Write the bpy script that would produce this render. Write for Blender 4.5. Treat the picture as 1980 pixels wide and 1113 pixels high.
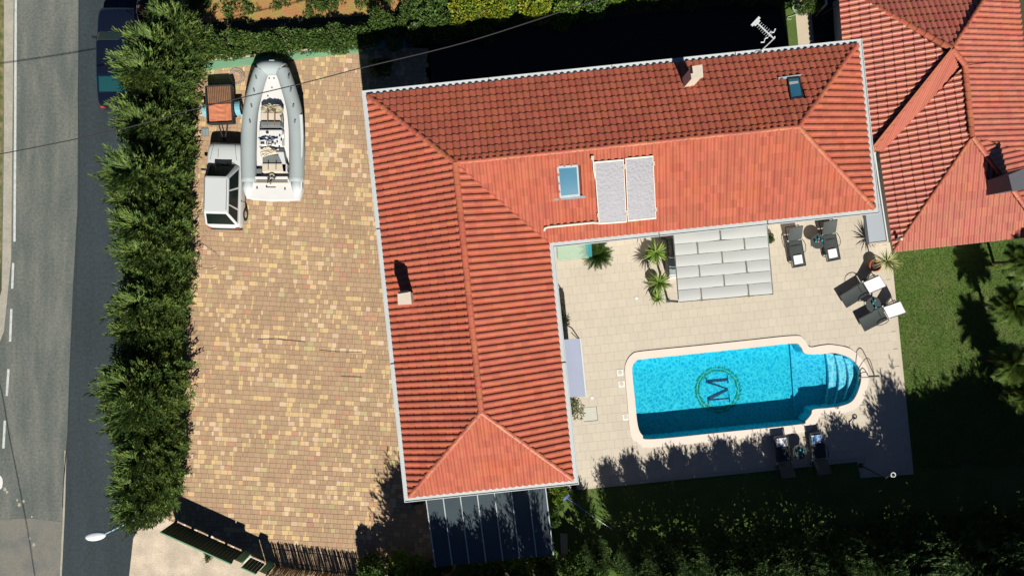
import bpy, bmesh, math, random
from mathutils import Vector, Matrix, Euler
from mathutils.geometry import tessellate_polygon
random.seed(7)
R = math.radians
for o in list(bpy.data.objects): bpy.data.objects.remove(o)
SC = bpy.context.scene
COL = SC.collection

# ---------------------------------------------------------------- camera, light, exposure
H = 33.5            # drone height in metres
PM = 40.0           # photo pixels per metre on the ground
cam = bpy.data.cameras.new('camera'); camo = bpy.data.objects.new('camera', cam); COL.objects.link(camo)
camo.location = (0, 0, H); camo.rotation_euler = (0, 0, 0)
cam.sensor_width = 36; cam.lens = 36 * H / (1980 / PM)
cam.clip_end = 2000; cam.clip_start = .1
SC.camera = camo
SUN_EL, SUN_AZ = R(44.5), R(164)
w = bpy.data.worlds.new('World'); SC.world = w; w.use_nodes = True
nt = w.node_tree; bg = nt.nodes['Background']; sky = nt.nodes.new('ShaderNodeTexSky')
sky.sky_type = 'NISHITA'; sky.sun_disc = False; sky.sun_elevation = SUN_EL; sky.sun_rotation = SUN_AZ
sky.altitude = 800; sky.air_density = .42; sky.dust_density = .0; sky.ozone_density = 8.0
nt.links.new(sky.outputs[0], bg.inputs[0]); bg.inputs[1].default_value = .05
sl = bpy.data.lights.new('sun', 'SUN'); sl.energy = 5.0; sl.angle = R(.5); sl.color = (1, .95, .86)
so = bpy.data.objects.new('sun', sl); COL.objects.link(so)
sd = Vector((math.sin(SUN_AZ) * math.cos(SUN_EL), math.cos(SUN_AZ) * math.cos(SUN_EL), math.sin(SUN_EL)))
so.rotation_euler = sd.to_track_quat('Z', 'Y').to_euler(); so.location = (0, 0, 60)
SC.view_settings.view_transform = 'Standard'; SC.view_settings.look = 'None'
SC.view_settings.exposure = 0.30; SC.view_settings.gamma = 1
SC.cycles.max_bounces = 5; SC.cycles.transparent_max_bounces = 12; SC.cycles.diffuse_bounces = 1

def G(px, py, z=0.0):
    k = (1 - z / H) / PM
    return Vector(((px - 990) * k, (556.5 - py) * k, z))

# ---------------------------------------------------------------- helpers
def tag(o, label=None, cat=None, group=None, kind=None):
    if label: o['label'] = label
    if cat: o['category'] = cat
    if group: o['group'] = group
    if kind: o['kind'] = kind
    return o
def thing(name, loc, label, cat, group=None, rz=0):
    o = bpy.data.objects.new(name, None); COL.objects.link(o); o.empty_display_size = .2
    o.location = loc; o.rotation_euler = (0, 0, rz)
    return tag(o, label, cat, group)
def wpos(o):
    p = Vector((0, 0, 0))
    while o: p += o.location; o = o.parent
    return p
def copy_tree(o, parent=None):
    c = o.copy(); COL.objects.link(c); c.parent = parent
    for ch in list(o.children): copy_tree(ch, c)
    return c

class MB:
    def __init__(s): s.v = []; s.f = []; s.mi = []; s.m = 0
    def face(s, pts):
        n = len(s.v); s.v += [Vector(p) for p in pts]; s.f.append(list(range(n, n + len(pts)))); s.mi.append(s.m)
    def grid(s, rings, closed=True, cap0=False, cap1=False):
        n0 = len(s.v); k = len(rings[0])
        for r in rings: s.v += [Vector(p) for p in r]
        for i in range(len(rings) - 1):
            for j in range(k if closed else k - 1):
                a = n0 + i * k + j; b = n0 + i * k + (j + 1) % k
                s.f.append([a, b, b + k, a + k]); s.mi.append(s.m)
        if cap0: s.f.append([n0 + j for j in range(k)][::-1]); s.mi.append(s.m)
        if cap1: s.f.append([n0 + (len(rings) - 1) * k + j for j in range(k)]); s.mi.append(s.m)
    def box(s, c, d, rz=0, M=None):
        c = Vector(c); hx, hy, hz = d[0] / 2, d[1] / 2, d[2] / 2
        M = M or Matrix.Rotation(rz, 3, 'Z')
        P = lambda x, y, z: c + M @ Vector((x * hx, y * hy, z * hz))
        s.grid([[P(-1, -1, -1), P(1, -1, -1), P(1, 1, -1), P(-1, 1, -1)], [P(-1, -1, 1), P(1, -1, 1), P(1, 1, 1), P(-1, 1, 1)]], cap0=True, cap1=True)
    def bar(s, a, b, wd, ht):
        a, b = Vector(a), Vector(b); d = (b - a); L = d.length; y = d.normalized()
        up = Vector((0, 0, 1)) if abs(y.z) < .95 else Vector((1, 0, 0))
        x = y.cross(up).normalized(); z = x.cross(y)
        s.box((a + b) / 2, (wd, L, ht), M=Matrix((x, y, z)).transposed())
    def prism(s, poly, z0, z1):
        a = [Vector((p[0], p[1], z0)) for p in poly]; b = [Vector((p[0], p[1], z1)) for p in poly]
        s.grid([a, b], cap0=True, cap1=True)
    def tube(s, pts, r, n=6, cap=True):
        pts = [Vector(p) for p in pts]; rs = r if isinstance(r, (list, tuple)) else [r] * len(pts)
        rings = []
        for i, p in enumerate(pts):
            d = (pts[min(i + 1, len(pts) - 1)] - pts[max(i - 1, 0)]).normalized()
            up = Vector((0, 0, 1)) if abs(d.z) < .9 else Vector((1, 0, 0))
            x = d.cross(up).normalized(); y = x.cross(d)
            rings.append([p + (x * math.cos(t) + y * math.sin(t)) * rs[i] for t in [2 * math.pi * j / n for j in range(n)]])
        s.grid(rings, cap0=cap, cap1=cap)
    def cyl(s, c, r, h, n=16, r2=None):
        c = Vector(c); r2 = r if r2 is None else r2
        s.grid([[c + Vector((rr * math.cos(2 * math.pi * j / n), rr * math.sin(2 * math.pi * j / n), z)) for j in range(n)] for rr, z in ((r, 0), (r2, h))], cap0=True, cap1=True)
    def lathe(s, c, prof, n=16, cap0=False, cap1=False):
        c = Vector(c)
        s.grid([[c + Vector((r * math.cos(2 * math.pi * j / n), r * math.sin(2 * math.pi * j / n), z)) for j in range(n)] for r, z in prof], cap0=cap0, cap1=cap1)
    def build(s, name, mat, parent=None, world=False, smooth=False, kind=None, bevel=0, label=None):
        off = wpos(parent) if (parent and world) else Vector((0, 0, 0))
        me = bpy.data.meshes.new(name); me.from_pydata([v - off for v in s.v], [], s.f)
        mats = mat if isinstance(mat, (list, tuple)) else [mat]
        for m in mats: me.materials.append(m)
        if len(mats) > 1: me.polygons.foreach_set('material_index', s.mi)
        if smooth: me.polygons.foreach_set('use_smooth', [True] * len(me.polygons))
        me.update()
        o = bpy.data.objects.new(name, me); COL.objects.link(o); o.parent = parent
        if bevel:
            b = o.modifiers.new('b', 'BEVEL'); b.width = bevel; b.segments = 2; b.limit_method = 'ANGLE'; b.angle_limit = R(40)
        if kind: o['kind'] = kind
        if label: o['label'] = label
        return o

def sheet(name, pts, z, mat, holes=(), parent=None, kind='structure', thick=0):
    polys = [[Vector((p[0], p[1], 0)) for p in pts]] + [[Vector((p[0], p[1], 0)) for p in h] for h in holes]
    tris = tessellate_polygon(polys); flat = [v for p in polys for v in p]
    m = MB(); m.v = [Vector((v.x, v.y, z)) for v in flat]
    for t in tris:
        a, b, c = [flat[i] for i in t]
        if (b - a).cross(c - a).z < 0: t = (t[0], t[2], t[1])
        m.f.append(list(t)); m.mi.append(0)
    if thick:
        for p in polys:
            n = len(p)
            for i in range(n):
                a, b = p[i], p[(i + 1) % n]
                m.face([(a.x, a.y, z), (a.x, a.y, z - thick), (b.x, b.y, z - thick), (b.x, b.y, z)])
    return m.build(name, mat, parent, kind=kind, world=bool(parent))

def catmull(P, n=5, closed=True):
    out = []; L = len(P)
    for i in range(L if closed else L - 1):
        p = [P[(i + d) % L] if closed else P[min(max(i + d, 0), L - 1)] for d in (-1, 0, 1, 2)]
        p = [Vector(q) for q in p]
        for k in range(n):
            t = k / n
            out.append(.5 * ((2 * p[1]) + (p[2] - p[0]) * t + (2 * p[0] - 5 * p[1] + 4 * p[2] - p[3]) * t * t + (3 * p[1] - p[0] - 3 * p[2] + p[3]) * t ** 3))
    if not closed: out.append(Vector(P[-1]))
    return out

# ---------------------------------------------------------------- materials
def pm(name, col, rough=.7, var=.15, scale=3.0, fine=.1, fscale=40, bump=0.0, bscale=30, metal=0, island=0.0, stretch=(1, 1, 1), col2=None, spec=.4, hue=0.0, trans=0, coat=0, thr=(.4, .65), sheen=0):
    m = bpy.data.materials.new(name); m.use_nodes = True; t = m.node_tree; N = t.nodes; L = t.links
    b = N['Principled BSDF']; b.inputs['Roughness'].default_value = rough; b.inputs['Metallic'].default_value = metal
    b.inputs['Specular IOR Level'].default_value = spec; b.inputs['Coat Weight'].default_value = coat
    b.inputs['Transmission Weight'].default_value = trans
    geo = N.new('ShaderNodeNewGeometry'); mp = N.new('ShaderNodeMapping'); mp.inputs['Scale'].default_value = stretch
    L.new(geo.outputs['Position'], mp.inputs[0])
    n1 = N.new('ShaderNodeTexNoise'); n1.inputs['Scale'].default_value = scale; n1.inputs['Detail'].default_value = 5; L.new(mp.outputs[0], n1.inputs[0])
    n2 = N.new('ShaderNodeTexNoise'); n2.inputs['Scale'].default_value = fscale; n2.inputs['Detail'].default_value = 3; L.new(geo.outputs['Position'], n2.inputs[0])
    def mth(op, a, bb, cc=None):
        x = N.new('ShaderNodeMath'); x.operation = op
        for i, q in enumerate((a, bb, cc)):
            if q is None: continue
            if isinstance(q, (int, float)): x.inputs[i].default_value = q
            else: L.new(q, x.inputs[i])
        return x.outputs[0]
    f = mth('MULTIPLY_ADD', n1.outputs[0], 2 * var, 1 - var)
    f2 = mth('MULTIPLY_ADD', n2.outputs[0], 2 * fine, 1 - fine)
    f = mth('MULTIPLY', f, f2)
    cs = N.new('ShaderNodeRGB'); cs.outputs[0].default_value = (*col, 1); src = cs.outputs[0]
    if col2:
        mr = N.new('ShaderNodeMapRange'); mr.inputs[1].default_value = thr[0]; mr.inputs[2].default_value = thr[1]; L.new(n1.outputs[0], mr.inputs[0])
        mx = N.new('ShaderNodeMix'); mx.data_type = 'RGBA'; L.new(mr.outputs[0], mx.inputs[0]); L.new(src, mx.inputs[6]); mx.inputs[7].default_value = (*col2, 1); src = mx.outputs[2]
    if island or hue:
        oi = N.new('ShaderNodeObjectInfo')
        r = mth('FRACT', mth('MULTIPLY_ADD', oi.outputs['Random'], 7.31, geo.outputs['Random Per Island']), 0)
        f = mth('MULTIPLY', f, mth('MULTIPLY_ADD', r, 2 * island, 1 - island))
        if hue:
            hs = N.new('ShaderNodeHueSaturation'); L.new(src, hs.inputs['Color'])
            r2 = mth('FRACT', mth('MULTIPLY', r, 13.7), 0)
            L.new(mth('MULTIPLY_ADD', r2, 2 * hue, .5 - hue), hs.inputs['Hue']); src = hs.outputs[0]
    vm = N.new('ShaderNodeVectorMath'); vm.operation = 'SCALE'; L.new(src, vm.inputs[0]); L.new(f, vm.inputs['Scale'])
    L.new(vm.outputs[0], b.inputs['Base Color'])
    if bump:
        n3 = N.new('ShaderNodeTexNoise'); n3.inputs['Scale'].default_value = bscale; n3.inputs['Detail'].default_value = 4; L.new(mp.outputs[0], n3.inputs[0])
        bp = N.new('ShaderNodeBump'); bp.inputs['Strength'].default_value = bump; bp.inputs['Distance'].default_value = .03
        L.new(n3.outputs[0], bp.inputs['Height']); L.new(bp.outputs[0], b.inputs['Normal'])
    return m
def leafmat(name, col, island=.45, hue=.02, rough=.55, trl=.25, col2=None):
    m = pm(name, col, rough, .25, 1.5, .1, 20, island=island, hue=hue, col2=col2)
    t = m.node_tree; b = t.nodes['Principled BSDF']; out = t.nodes['Material Output']
    tr = t.nodes.new('ShaderNodeBsdfTranslucent'); mx = t.nodes.new('ShaderNodeMixShader'); mx.inputs[0].default_value = trl
    t.links.new(b.inputs['Base Color'].links[0].from_socket, tr.inputs[0])
    t.links.new(b.outputs[0], mx.inputs[1]); t.links.new(tr.outputs[0], mx.inputs[2]); t.links.new(mx.outputs[0], out.inputs[0])
    return m

M = {}
M['soil'] = pm('soil', (.07, .06, .035), .95, .3, .6, .3, 15, bump=.6, col2=(.05, .07, .025))
M['asphalt'] = pm('asphalt_old', (.112, .130, .118), .9, .28, 1.1, .5, 9, bump=.35, bscale=60, stretch=(1.6, .3, 1), col2=(.145, .152, .134))
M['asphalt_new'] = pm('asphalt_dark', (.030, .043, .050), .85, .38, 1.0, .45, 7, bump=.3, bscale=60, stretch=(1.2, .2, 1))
M['concrete_patch'] = pm('concrete_patch', (.21, .20, .17), .9, .4, 1.1, .35, 16, bump=.4, bscale=40, col2=(.13, .135, .125))
M['verge'] = pm('verge', (.36, .34, .28), .95, .3, 2, .4, 20, bump=.4)
M['verge_grass'] = pm('verge_grass', (.10, .12, .035), .95, .4, 3, .4, 30, bump=.6, col2=(.22, .18, .09))
M['paint'] = pm('road_paint', (.6, .63, .6), .7, .35, 4, .3, 40, col2=(.4, .42, .4))
M['crack'] = pm('crack', (.03, .035, .035), .9, .3, 4)
M['gravel'] = pm('pale_gravel', (.52, .44, .34), .95, .2, 1.2, .3, 20, bump=.8, bscale=25, col2=(.62, .52, .4))
M['orange_soil'] = pm('orange_soil', (.42, .20, .08), .95, .35, 1.3, .35, 14, bump=.9, bscale=12, col2=(.25, .22, .06))
M['yard_dark'] = pm('yard_asphalt_shade', (.018, .022, .02), .9, .2, 1, .2, 30, bump=.2)  # asphalt colour dropped to near black to deepen the house's shadow
M['path'] = pm('concrete_path', (.52, .44, .33), .85, .1, 1.5, .1, 30, bump=.1)
M['lawn'] = pm('lawn_soil', (.075, .135, .022), .95, .35, .9, .4, 14, bump=.9, bscale=20, col2=(.09, .12, .03))
M['grass'] = leafmat('grass_blade', (.10, .19, .025), .4, .02, .7, .25, col2=(.12, .17, .032))
for nm, c in dict(brown=(.42, .285, .175), sand=(.60, .425, .22), cream=(.62, .455, .30), green=(.46, .385, .20), red=(.47, .26, .165)).items():
    M['paver_' + nm] = pm('paver_' + nm, c, .85, .14, .5, .10, 50, island=.08, hue=.008, bump=.2, bscale=60)
M['joint'] = pm('joint_sand', (.30, .21, .13), .95, .15, 2, .2, 40)
M['tterr'] = pm('travertine_tile', (.535, .475, .385), .6, .07, .7, .05, 12, island=.03, hue=.003, bump=.05)
M['tjoint'] = pm('tile_grout', (.51, .45, .36), .9, .1, 2)
M['coping'] = pm('coping_stone', (.70, .62, .54), .6, .08, 1.5, .04, 30, bump=.05)
M['tile_red'] = pm('roof_tile_red', (.435, .125, .078), .6, .18, .9, .14, 25, island=.11, hue=.004, bump=.15, bscale=60, spec=.08, col2=(.40, .105, .05), thr=(.5, .8))
M['tile_red2'] = pm('roof_tile_weathered', (.445, .142, .096), .42, .17, .9, .12, 25, island=.10, hue=.008, bump=.15, bscale=60, spec=.5, col2=(.42, .115, .06), thr=(.5, .8))
M['ridge'] = pm('ridge_tile', (.44, .125, .068), .5, .2, 1.2, .12, 25, island=.15, hue=.01)
M['roof_under'] = pm('roof_underlay', (.12, .035, .02), .9, .1, 2)
M['gutter'] = pm('white_gutter_metal', (.50, .54, .54), .5, .12, 1.5, .05, 20)
M['wall_white'] = pm('render_wall', (.62, .58, .5), .85, .08, 1, .05, 20, bump=.1)
M['chim'] = pm('chimney_render', (.60, .52, .42), .85, .15, 3, .1, 20, bump=.2)
M['chimdark'] = pm('chimney_slab_grey', (.10, .105, .12), .8, .15, 3, .1, 20)
M['black'] = pm('black_plastic', (.015, .016, .018), .5, .1, 3)
M['rubber'] = pm('rubber', (.02, .02, .02), .85, .1, 3)
M['white'] = pm('white_gelcoat', (.70, .70, .69), .35, .05, 1.5, .02, 20, spec=.5)
M['carwhite'] = pm('white_car_paint', (.56, .59, .60), .25, .04, 1, .02, 20, coat=.4)
M['glass_dark'] = pm('car_glass', (.007, .014, .013), .25, .1, 2, spec=.3)
M['glass_sky'] = pm('skylight_glass', (.04, .17, .27), .08, .2, 1.5, spec=.8)
M['lead'] = pm('lead_flashing', (.30, .37, .40), .55, .2, 5)
M['navy'] = pm('navy_car_paint', (.006, .009, .022), .22, .1, 1, coat=.5)
M['teal_glass'] = pm('teal_car_glass', (.012, .10, .10), .10, .1, 1, spec=.6)
M['silver'] = pm('silver_metal', (.65, .66, .68), .3, .1, 3, metal=.8)
M['tube'] = pm('grey_inflatable', (.35, .40, .405), .6, .08, 1.5, .05, 20)
M['tubelight'] = pm('pale_rubbing_strake', (.58, .62, .63), .6, .06, 2)
M['beige'] = pm('beige_vinyl', (.60, .53, .42), .6, .12, 4, .08, 30)
M['khaki'] = pm('crumpled_khaki', (.38, .34, .24), .8, .35, 7, .2, 30, bump=1, bscale=12)
M['greyvinyl'] = pm('grey_vinyl', (.16, .175, .17), .6, .2, 5)
M['rust'] = pm('salmon_sheet', (.60, .22, .13), .6, .2, 5, .1, 20, col2=(.45, .15, .06))
M['rustbrown'] = pm('rusty_boards', (.24, .125, .07), .8, .35, 5, .2, 20)
M['lightblue'] = pm('pale_blue_plastic', (.18, .40, .48), .5, .1, 3)
M['solar'] = pm('solar_glass', (.20, .20, .23), .45, .14, 2.0, .12, 14, metal=.0, spec=.4, bump=.5, bscale=9)
M['cream'] = pm('cream_metal', (.60, .55, .46), .5, .06, 3)
M['greenpaint'] = pm('green_shutter_paint', (.02, .18, .12), .5, .1, 3)
M['greenwall'] = pm('green_wall_paint', (.15, .32, .19), .8, .15, 2)
M['greendark'] = pm('dark_green_metal', (.012, .035, .022), .6, .1, 3)
M['bluegreen'] = pm('blue_green_wall_shade', (.05, .22, .24), .8, .15, 2)
M['fabric'] = pm('white_awning_fabric', (.46, .475, .465), .8, .05, 1, .03, 60)
M['awning'] = pm('blue_grey_awning', (.34, .38, .50), .7, .06, 1.5, .03, 60)
M['mesh'] = pm('charcoal_sling', (.045, .055, .055), .65, .1, 3, .15, 70)
M['frame_b'] = pm('anthracite_frame', (.035, .035, .04), .5, .1, 3)
M['towel'] = pm('white_towel', (.82, .82, .86), .95, .05, 5, .04, 60, bump=.5, bscale=80)
M['bluetowel'] = pm('blue_towel', (.10, .30, .62), .95, .3, 6, .04, 60, bump=.5, bscale=60, col2=(.62, .7, .85))
M['terracotta'] = pm('terracotta', (.45, .13, .06), .8, .15, 6)
M['potsoil'] = pm('pot_soil', (.05, .035, .025), .95, .3, 20)
M['greypot'] = pm('dark_pot', (.09, .08, .07), .8, .15, 6)
M['bark'] = pm('bark', (.09, .065, .045), .95, .3, 8, bump=.6)
M['conifer'] = leafmat('conifer_leaf', (.092, .16, .038), .5, .02, .6, .2, col2=(.14, .20, .04))
M['conifer_dark'] = leafmat('conifer_shaded', (.055, .10, .025), .5, .02, .6, .15)  # darker conifer copy, shade of the south row put into the leaf colour
M['navyglass'] = pm('car_rear_glass', (.01, .055, .06), .12, .1, 1, spec=.6)
M['conifer_brown'] = leafmat('conifer_dry', (.20, .14, .06), .4, .02, .7, .2)
M['leaf_mid'] = leafmat('laurel_leaf', (.075, .14, .03), .5, .03, .45, .25, col2=(.10, .16, .035))
M['leaf_yellow'] = leafmat('yellow_leaf', (.30, .33, .03), .45, .03, .5, .3, col2=(.20, .28, .03))
M['leaf_bright'] = leafmat('bright_leaf', (.17, .27, .035), .4, .02, .5, .3)
M['leaf_dark'] = leafmat('dark_leaf', (.09, .16, .036), .55, .02, .5, .2)
M['olive'] = leafmat('olive_leaf', (.20, .22, .10), .45, .02, .6, .2)
M['yucca'] = leafmat('yucca_leaf', (.17, .26, .045), .35, .02, .45, .2)
M['agave'] = leafmat('variegated_leaf', (.36, .38, .16), .45, .02, .45, .2)
M['cycad'] = leafmat('cycad_leaf', (.055, .11, .02), .4, .02, .4, .2)
M['palmleaf'] = leafmat('palm_leaf', (.10, .16, .03), .4, .02, .5, .2)
M['reed'] = pm('reed', (.40, .28, .12), .9, .2, 8, island=.35)
M['panel'] = pm('carport_panel', (.04, .062, .075), .3, .25, .8, .06, 20, spec=.6)
M['seam'] = pm('carport_seam', (.42, .47, .50), .4, .1, 3)
M['lampw'] = pm('lamp_housing', (.72, .76, .80), .4, .06, 3)
M['lampb'] = pm('lamp_arm_blue', (.35, .50, .60), .5, .1, 3)
M['cable'] = pm('cable', (.03, .028, .028), .7, .1, 3)
M['hose'] = pm('pale_hose', (.42, .33, .30), .6, .1, 3)
M['greenhose'] = pm('green_hose', (.30, .45, .28), .5, .1, 3)
M['shell'] = pm('pool_shell', (.04, .60, .78), .6, .03, 1, .03, 8)
M['shell_dark'] = pm('pool_floor', (.018, .62, .76), .6, .04, 1, .03, 8)
M['step'] = pm('pool_step', (.26, .74, .86), .6, .03, 1)
M['mgreen'] = pm('wreath_green', (.01, .28, .10), .6, .2, 5)
M['mblue'] = pm('letter_navy', (.01, .06, .13), .6, .1, 5)
M['hatch'] = pm('hatch_plate', (.52, .52, .45), .5, .08, 4)
M['lid'] = pm('skimmer_lid', (.80, .74, .68), .5, .05, 4)
M['bluetool'] = pm('blue_tool', (.10, .14, .55), .4, .1, 3)
M['gglass'] = pm('green_glass', (.42, .58, .46), .1, .05, 2, spec=.6)
M['gedge'] = pm('teal_glass_edge', (.05, .38, .42), .2, .05, 2)
M['drink'] = pm('drink_blue', (.06, .40, .48), .2, .2, 8)
M['redthing'] = pm('red_object', (.45, .05, .03), .5, .2, 5)

# water surface: clear tinted body, caustic light lines painted as a cell pattern in its transparency
def water_mat():
    m = bpy.data.materials.new('pool_water'); m.use_nodes = True; t = m.node_tree; N = t.nodes; L = t.links
    N.remove(N['Principled BSDF']); out = N['Material Output']
    geo = N.new('ShaderNodeNewGeometry')
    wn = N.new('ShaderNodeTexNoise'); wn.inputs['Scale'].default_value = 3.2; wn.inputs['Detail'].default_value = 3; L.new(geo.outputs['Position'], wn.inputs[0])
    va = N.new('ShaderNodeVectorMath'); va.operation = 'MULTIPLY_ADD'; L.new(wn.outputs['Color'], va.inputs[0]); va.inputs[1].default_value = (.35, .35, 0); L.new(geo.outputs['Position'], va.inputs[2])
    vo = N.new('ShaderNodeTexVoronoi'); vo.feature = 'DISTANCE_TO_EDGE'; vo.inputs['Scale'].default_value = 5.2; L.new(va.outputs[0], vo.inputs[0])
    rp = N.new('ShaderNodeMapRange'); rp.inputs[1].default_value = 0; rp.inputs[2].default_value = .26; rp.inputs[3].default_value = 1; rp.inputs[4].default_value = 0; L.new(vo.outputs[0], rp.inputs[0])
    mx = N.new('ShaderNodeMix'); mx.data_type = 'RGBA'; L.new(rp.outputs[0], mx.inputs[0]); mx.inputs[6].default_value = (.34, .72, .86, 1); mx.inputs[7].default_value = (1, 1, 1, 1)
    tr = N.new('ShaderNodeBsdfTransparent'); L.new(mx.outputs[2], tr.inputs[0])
    gl = N.new('ShaderNodeBsdfGlossy'); gl.inputs['Roughness'].default_value = .12
    bp = N.new('ShaderNodeBump'); bp.inputs['Strength'].default_value = .12; bp.inputs['Distance'].default_value = .01; L.new(rp.outputs[0], bp.inputs['Height']); L.new(bp.outputs[0], gl.inputs['Normal'])
    fr = N.new('ShaderNodeFresnel'); fr.inputs[0].default_value = 1.33
    ms = N.new('ShaderNodeMixShader'); L.new(fr.outputs[0], ms.inputs[0]); L.new(tr.outputs[0], ms.inputs[1]); L.new(gl.outputs[0], ms.inputs[2]); L.new(ms.outputs[0], out.inputs[0])
    return m
M['water'] = water_mat()
def clear_mat(name, col, a=.35):
    m = bpy.data.materials.new(name); m.use_nodes = True; t = m.node_tree; N = t.nodes; L = t.links
    b = N['Principled BSDF']; out = N['Material Output']; b.inputs['Base Color'].default_value = (*col, 1); b.inputs['Roughness'].default_value = .1
    tr = N.new('ShaderNodeBsdfTransparent'); tr.inputs[0].default_value = (*[.5 + .5 * c for c in col], 1)
    ms = N.new('ShaderNodeMixShader'); ms.inputs[0].default_value = a; L.new(tr.outputs[0], ms.inputs[1]); L.new(b.outputs[0], ms.inputs[2]); L.new(ms.outputs[0], out.inputs[0])
    return m
M['clear'] = clear_mat('clear_glass', (.55, .75, .62))
M['clearteal'] = clear_mat('clear_teal_glass', (.1, .5, .55), .45)

# ================================================================ GROUND
inner_px = [(1222,720),(1223.5,704.7),(1230,697),(1241.5,693.8),(1340,683.5),(1440,673),(1530,663.5),(1546,668.5),(1556,683),(1584,684),(1612.7,682),(1643.6,692),(1661.6,715),(1662,741),(1648.8,771.7),(1628,783),(1600,787.5),(1571.4,790.5),(1567,800),(1556,813),(1543,819.4),(1400,834),(1259.6,847.8),(1241.5,840),(1232.5,820.7),(1227,770)]
outer_px = [(1208,720),(1210.6,699.6),(1222,684),(1241.5,678.5),(1340,668.5),(1440,658),(1532.8,648.6),(1552,654),(1564,670),(1585,667.5),(1607.5,666),(1643,674),(1666.8,697),(1678,724),(1669,768),(1650,790),(1615,799.5),(1586,802.5),(1580,812),(1566,829),(1546,835),(1400,849.5),(1259.6,863),(1236,857),(1219,839),(1212.5,775)]
inner = catmull([G(*p) for p in inner_px], 5); outer = catmull([G(*p) for p in outer_px], 5)
def inpoly(x, y, P):
    c = False; n = len(P)
    for i in range(n):
        a, b = P[i], P[i - 1]
        if (a[1] > y) != (b[1] > y) and x < (b[0] - a[0]) * (y - a[1]) / (b[1] - a[1]) + a[0]: c = not c
    return c
midline = [(a + b) / 2 for a, b in zip(inner, outer)]
Q = lambda pts: [G(*p) for p in pts]
big = 400
sheet('ground', [(-big, -big), (big, -big), (big, big), (-big, big)], 0, M['soil'], holes=[midline])
# road
roadL = [(2,-400),(8,0),(6,500),(-10,800),(-30,1000),(-60,1500)]
sheet('road', Q([(-30,-700),(250,-700),(250,1113),(262,1700),(-400,1700),(-400,1250),(-60,1000),(-20,820),(2,600),(8,0)]), .010, M['asphalt'])
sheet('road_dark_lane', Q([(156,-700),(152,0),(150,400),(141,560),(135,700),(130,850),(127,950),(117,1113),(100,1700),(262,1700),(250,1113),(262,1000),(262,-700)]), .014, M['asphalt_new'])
sheet('road_patch', Q([(-300,1700),(-60,1006),(10,1003),(60,1001),(124,1009),(118,1113),(100,1700)]), .014, M['concrete_patch'])
sheet('verge_kerb', Q([(8,-700),(27,-700),(27,0),(22,500),(16,560),(8,640),(-40,760),(-40,700),(4,560),(8,300)]), .014, M['verge'])
sheet('verge', Q([(-900,-700),(8,-700),(8,0),(3,500),(-40,800),(-900,1200)]), .006, M['verge_grass'])
for pts in [[(33,-200),(34,0),(28,467)],[(26,508),(24,558)],[(22.5,597),(20,660)],[(17,713),(13.5,765)],[(10,812),(7,866)]]:
    pass
mk = MB()
def strip(m, pts, wpx, z):
    P = [G(*p) for p in pts]; w_ = wpx / PM / 2
    for a, b in zip(P, P[1:]):
        d = (b - a).normalized(); n = Vector((-d.y, d.x, 0)) * w_
        m.face([(a.x + n.x, a.y + n.y, z), (a.x - n.x, a.y - n.y, z), (b.x - n.x, b.y - n.y, z), (b.x + n.x, b.y + n.y, z)])
for pts in [[(31,-200),(31,0),(30,240),(28.5,467)],[(26,508),(24,558)],[(22.5,597),(20,660)],[(17,713),(13.5,765)],[(10,812),(7,866)]]:
    mm = MB(); strip(mm, pts, 4.6, .018); mm.build('road_line', M['paint'], kind='structure')
mm = MB()
pts = [(153 + 1.5 * math.sin(y / 40) - max(0, (y - 420)) * .055, y) for y in range(0, 1000, 20)]
strip(mm, pts, 1.8, .018); mm.build('road_crack', M['crack'], kind='structure')
mm = MB(); strip(mm, [(127,870),(125,960),(123,1010),(118,1113),(114,1160)], 3.5, .018); mm.build('road_edge_line', M['verge'], kind='structure')
mm = MB(); strip(mm, [(155,1096),(168,1076),(183,1053)], 1.5, .0185); mm.build('road_thin_line', M['crack'], kind='structure')  # short thin dark line on the lane surface
bl = [G(-12 + 18 * math.cos(t), 932 + 15 * math.sin(t) + 4 * math.sin(3 * t)) for t in [i * .4 for i in range(16)]]
sheet('road_paint_blotch', bl, .0185, M['white'])
for (cx, cy, r) in [(10,945,3),(14,950,2.4),(38,975,3.2),(46,968,2.6),(62,998,1.8),(34,966,2),(66,1052,3),(58,1040,2)]:
    sheet('road_paint_blotch', [G(cx + r * math.cos(t) * (1 + .4 * math.sin(5 * t)), cy + r * math.sin(t) * (1.2 + .3 * math.cos(3 * t))) for t in [i * .52 for i in range(12)]], .0185, M['verge'])
# sand lot
sheet('gravel_lot', Q([(252,1700),(250,1113),(258,1040),(290,985),(318,1000),(466,1071),(560,1113),(700,1140),(700,1700)]), .018, M['gravel'])
# orchard strip, yard behind, path
sheet('orchard_soil', Q([(300,-500),(1400,-500),(1300,-40),(830,14),(690,32),(350,46)]), .012, M['orange_soil'])
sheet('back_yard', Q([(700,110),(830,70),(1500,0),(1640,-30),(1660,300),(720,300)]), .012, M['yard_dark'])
sheet('side_lawn', Q([(1500,-20),(1545,-24),(1562,140),(1537,140)]), .016, M['lawn'])
sheet('garden_path', Q([(1530,-60),(1560,-60),(1580,140),(1548,140)]), .020, M['path'])
sheet('lawn', Q([(1660,360),(2300,330),(2300,1500),(1050,1500),(1060,920),(1660,880)]), .006, M['lawn'])
sheet('lower_path', Q([(1083,1030),(1097,1030),(1098,1080),(1085,1080)]), .03, M['path'])

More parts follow.
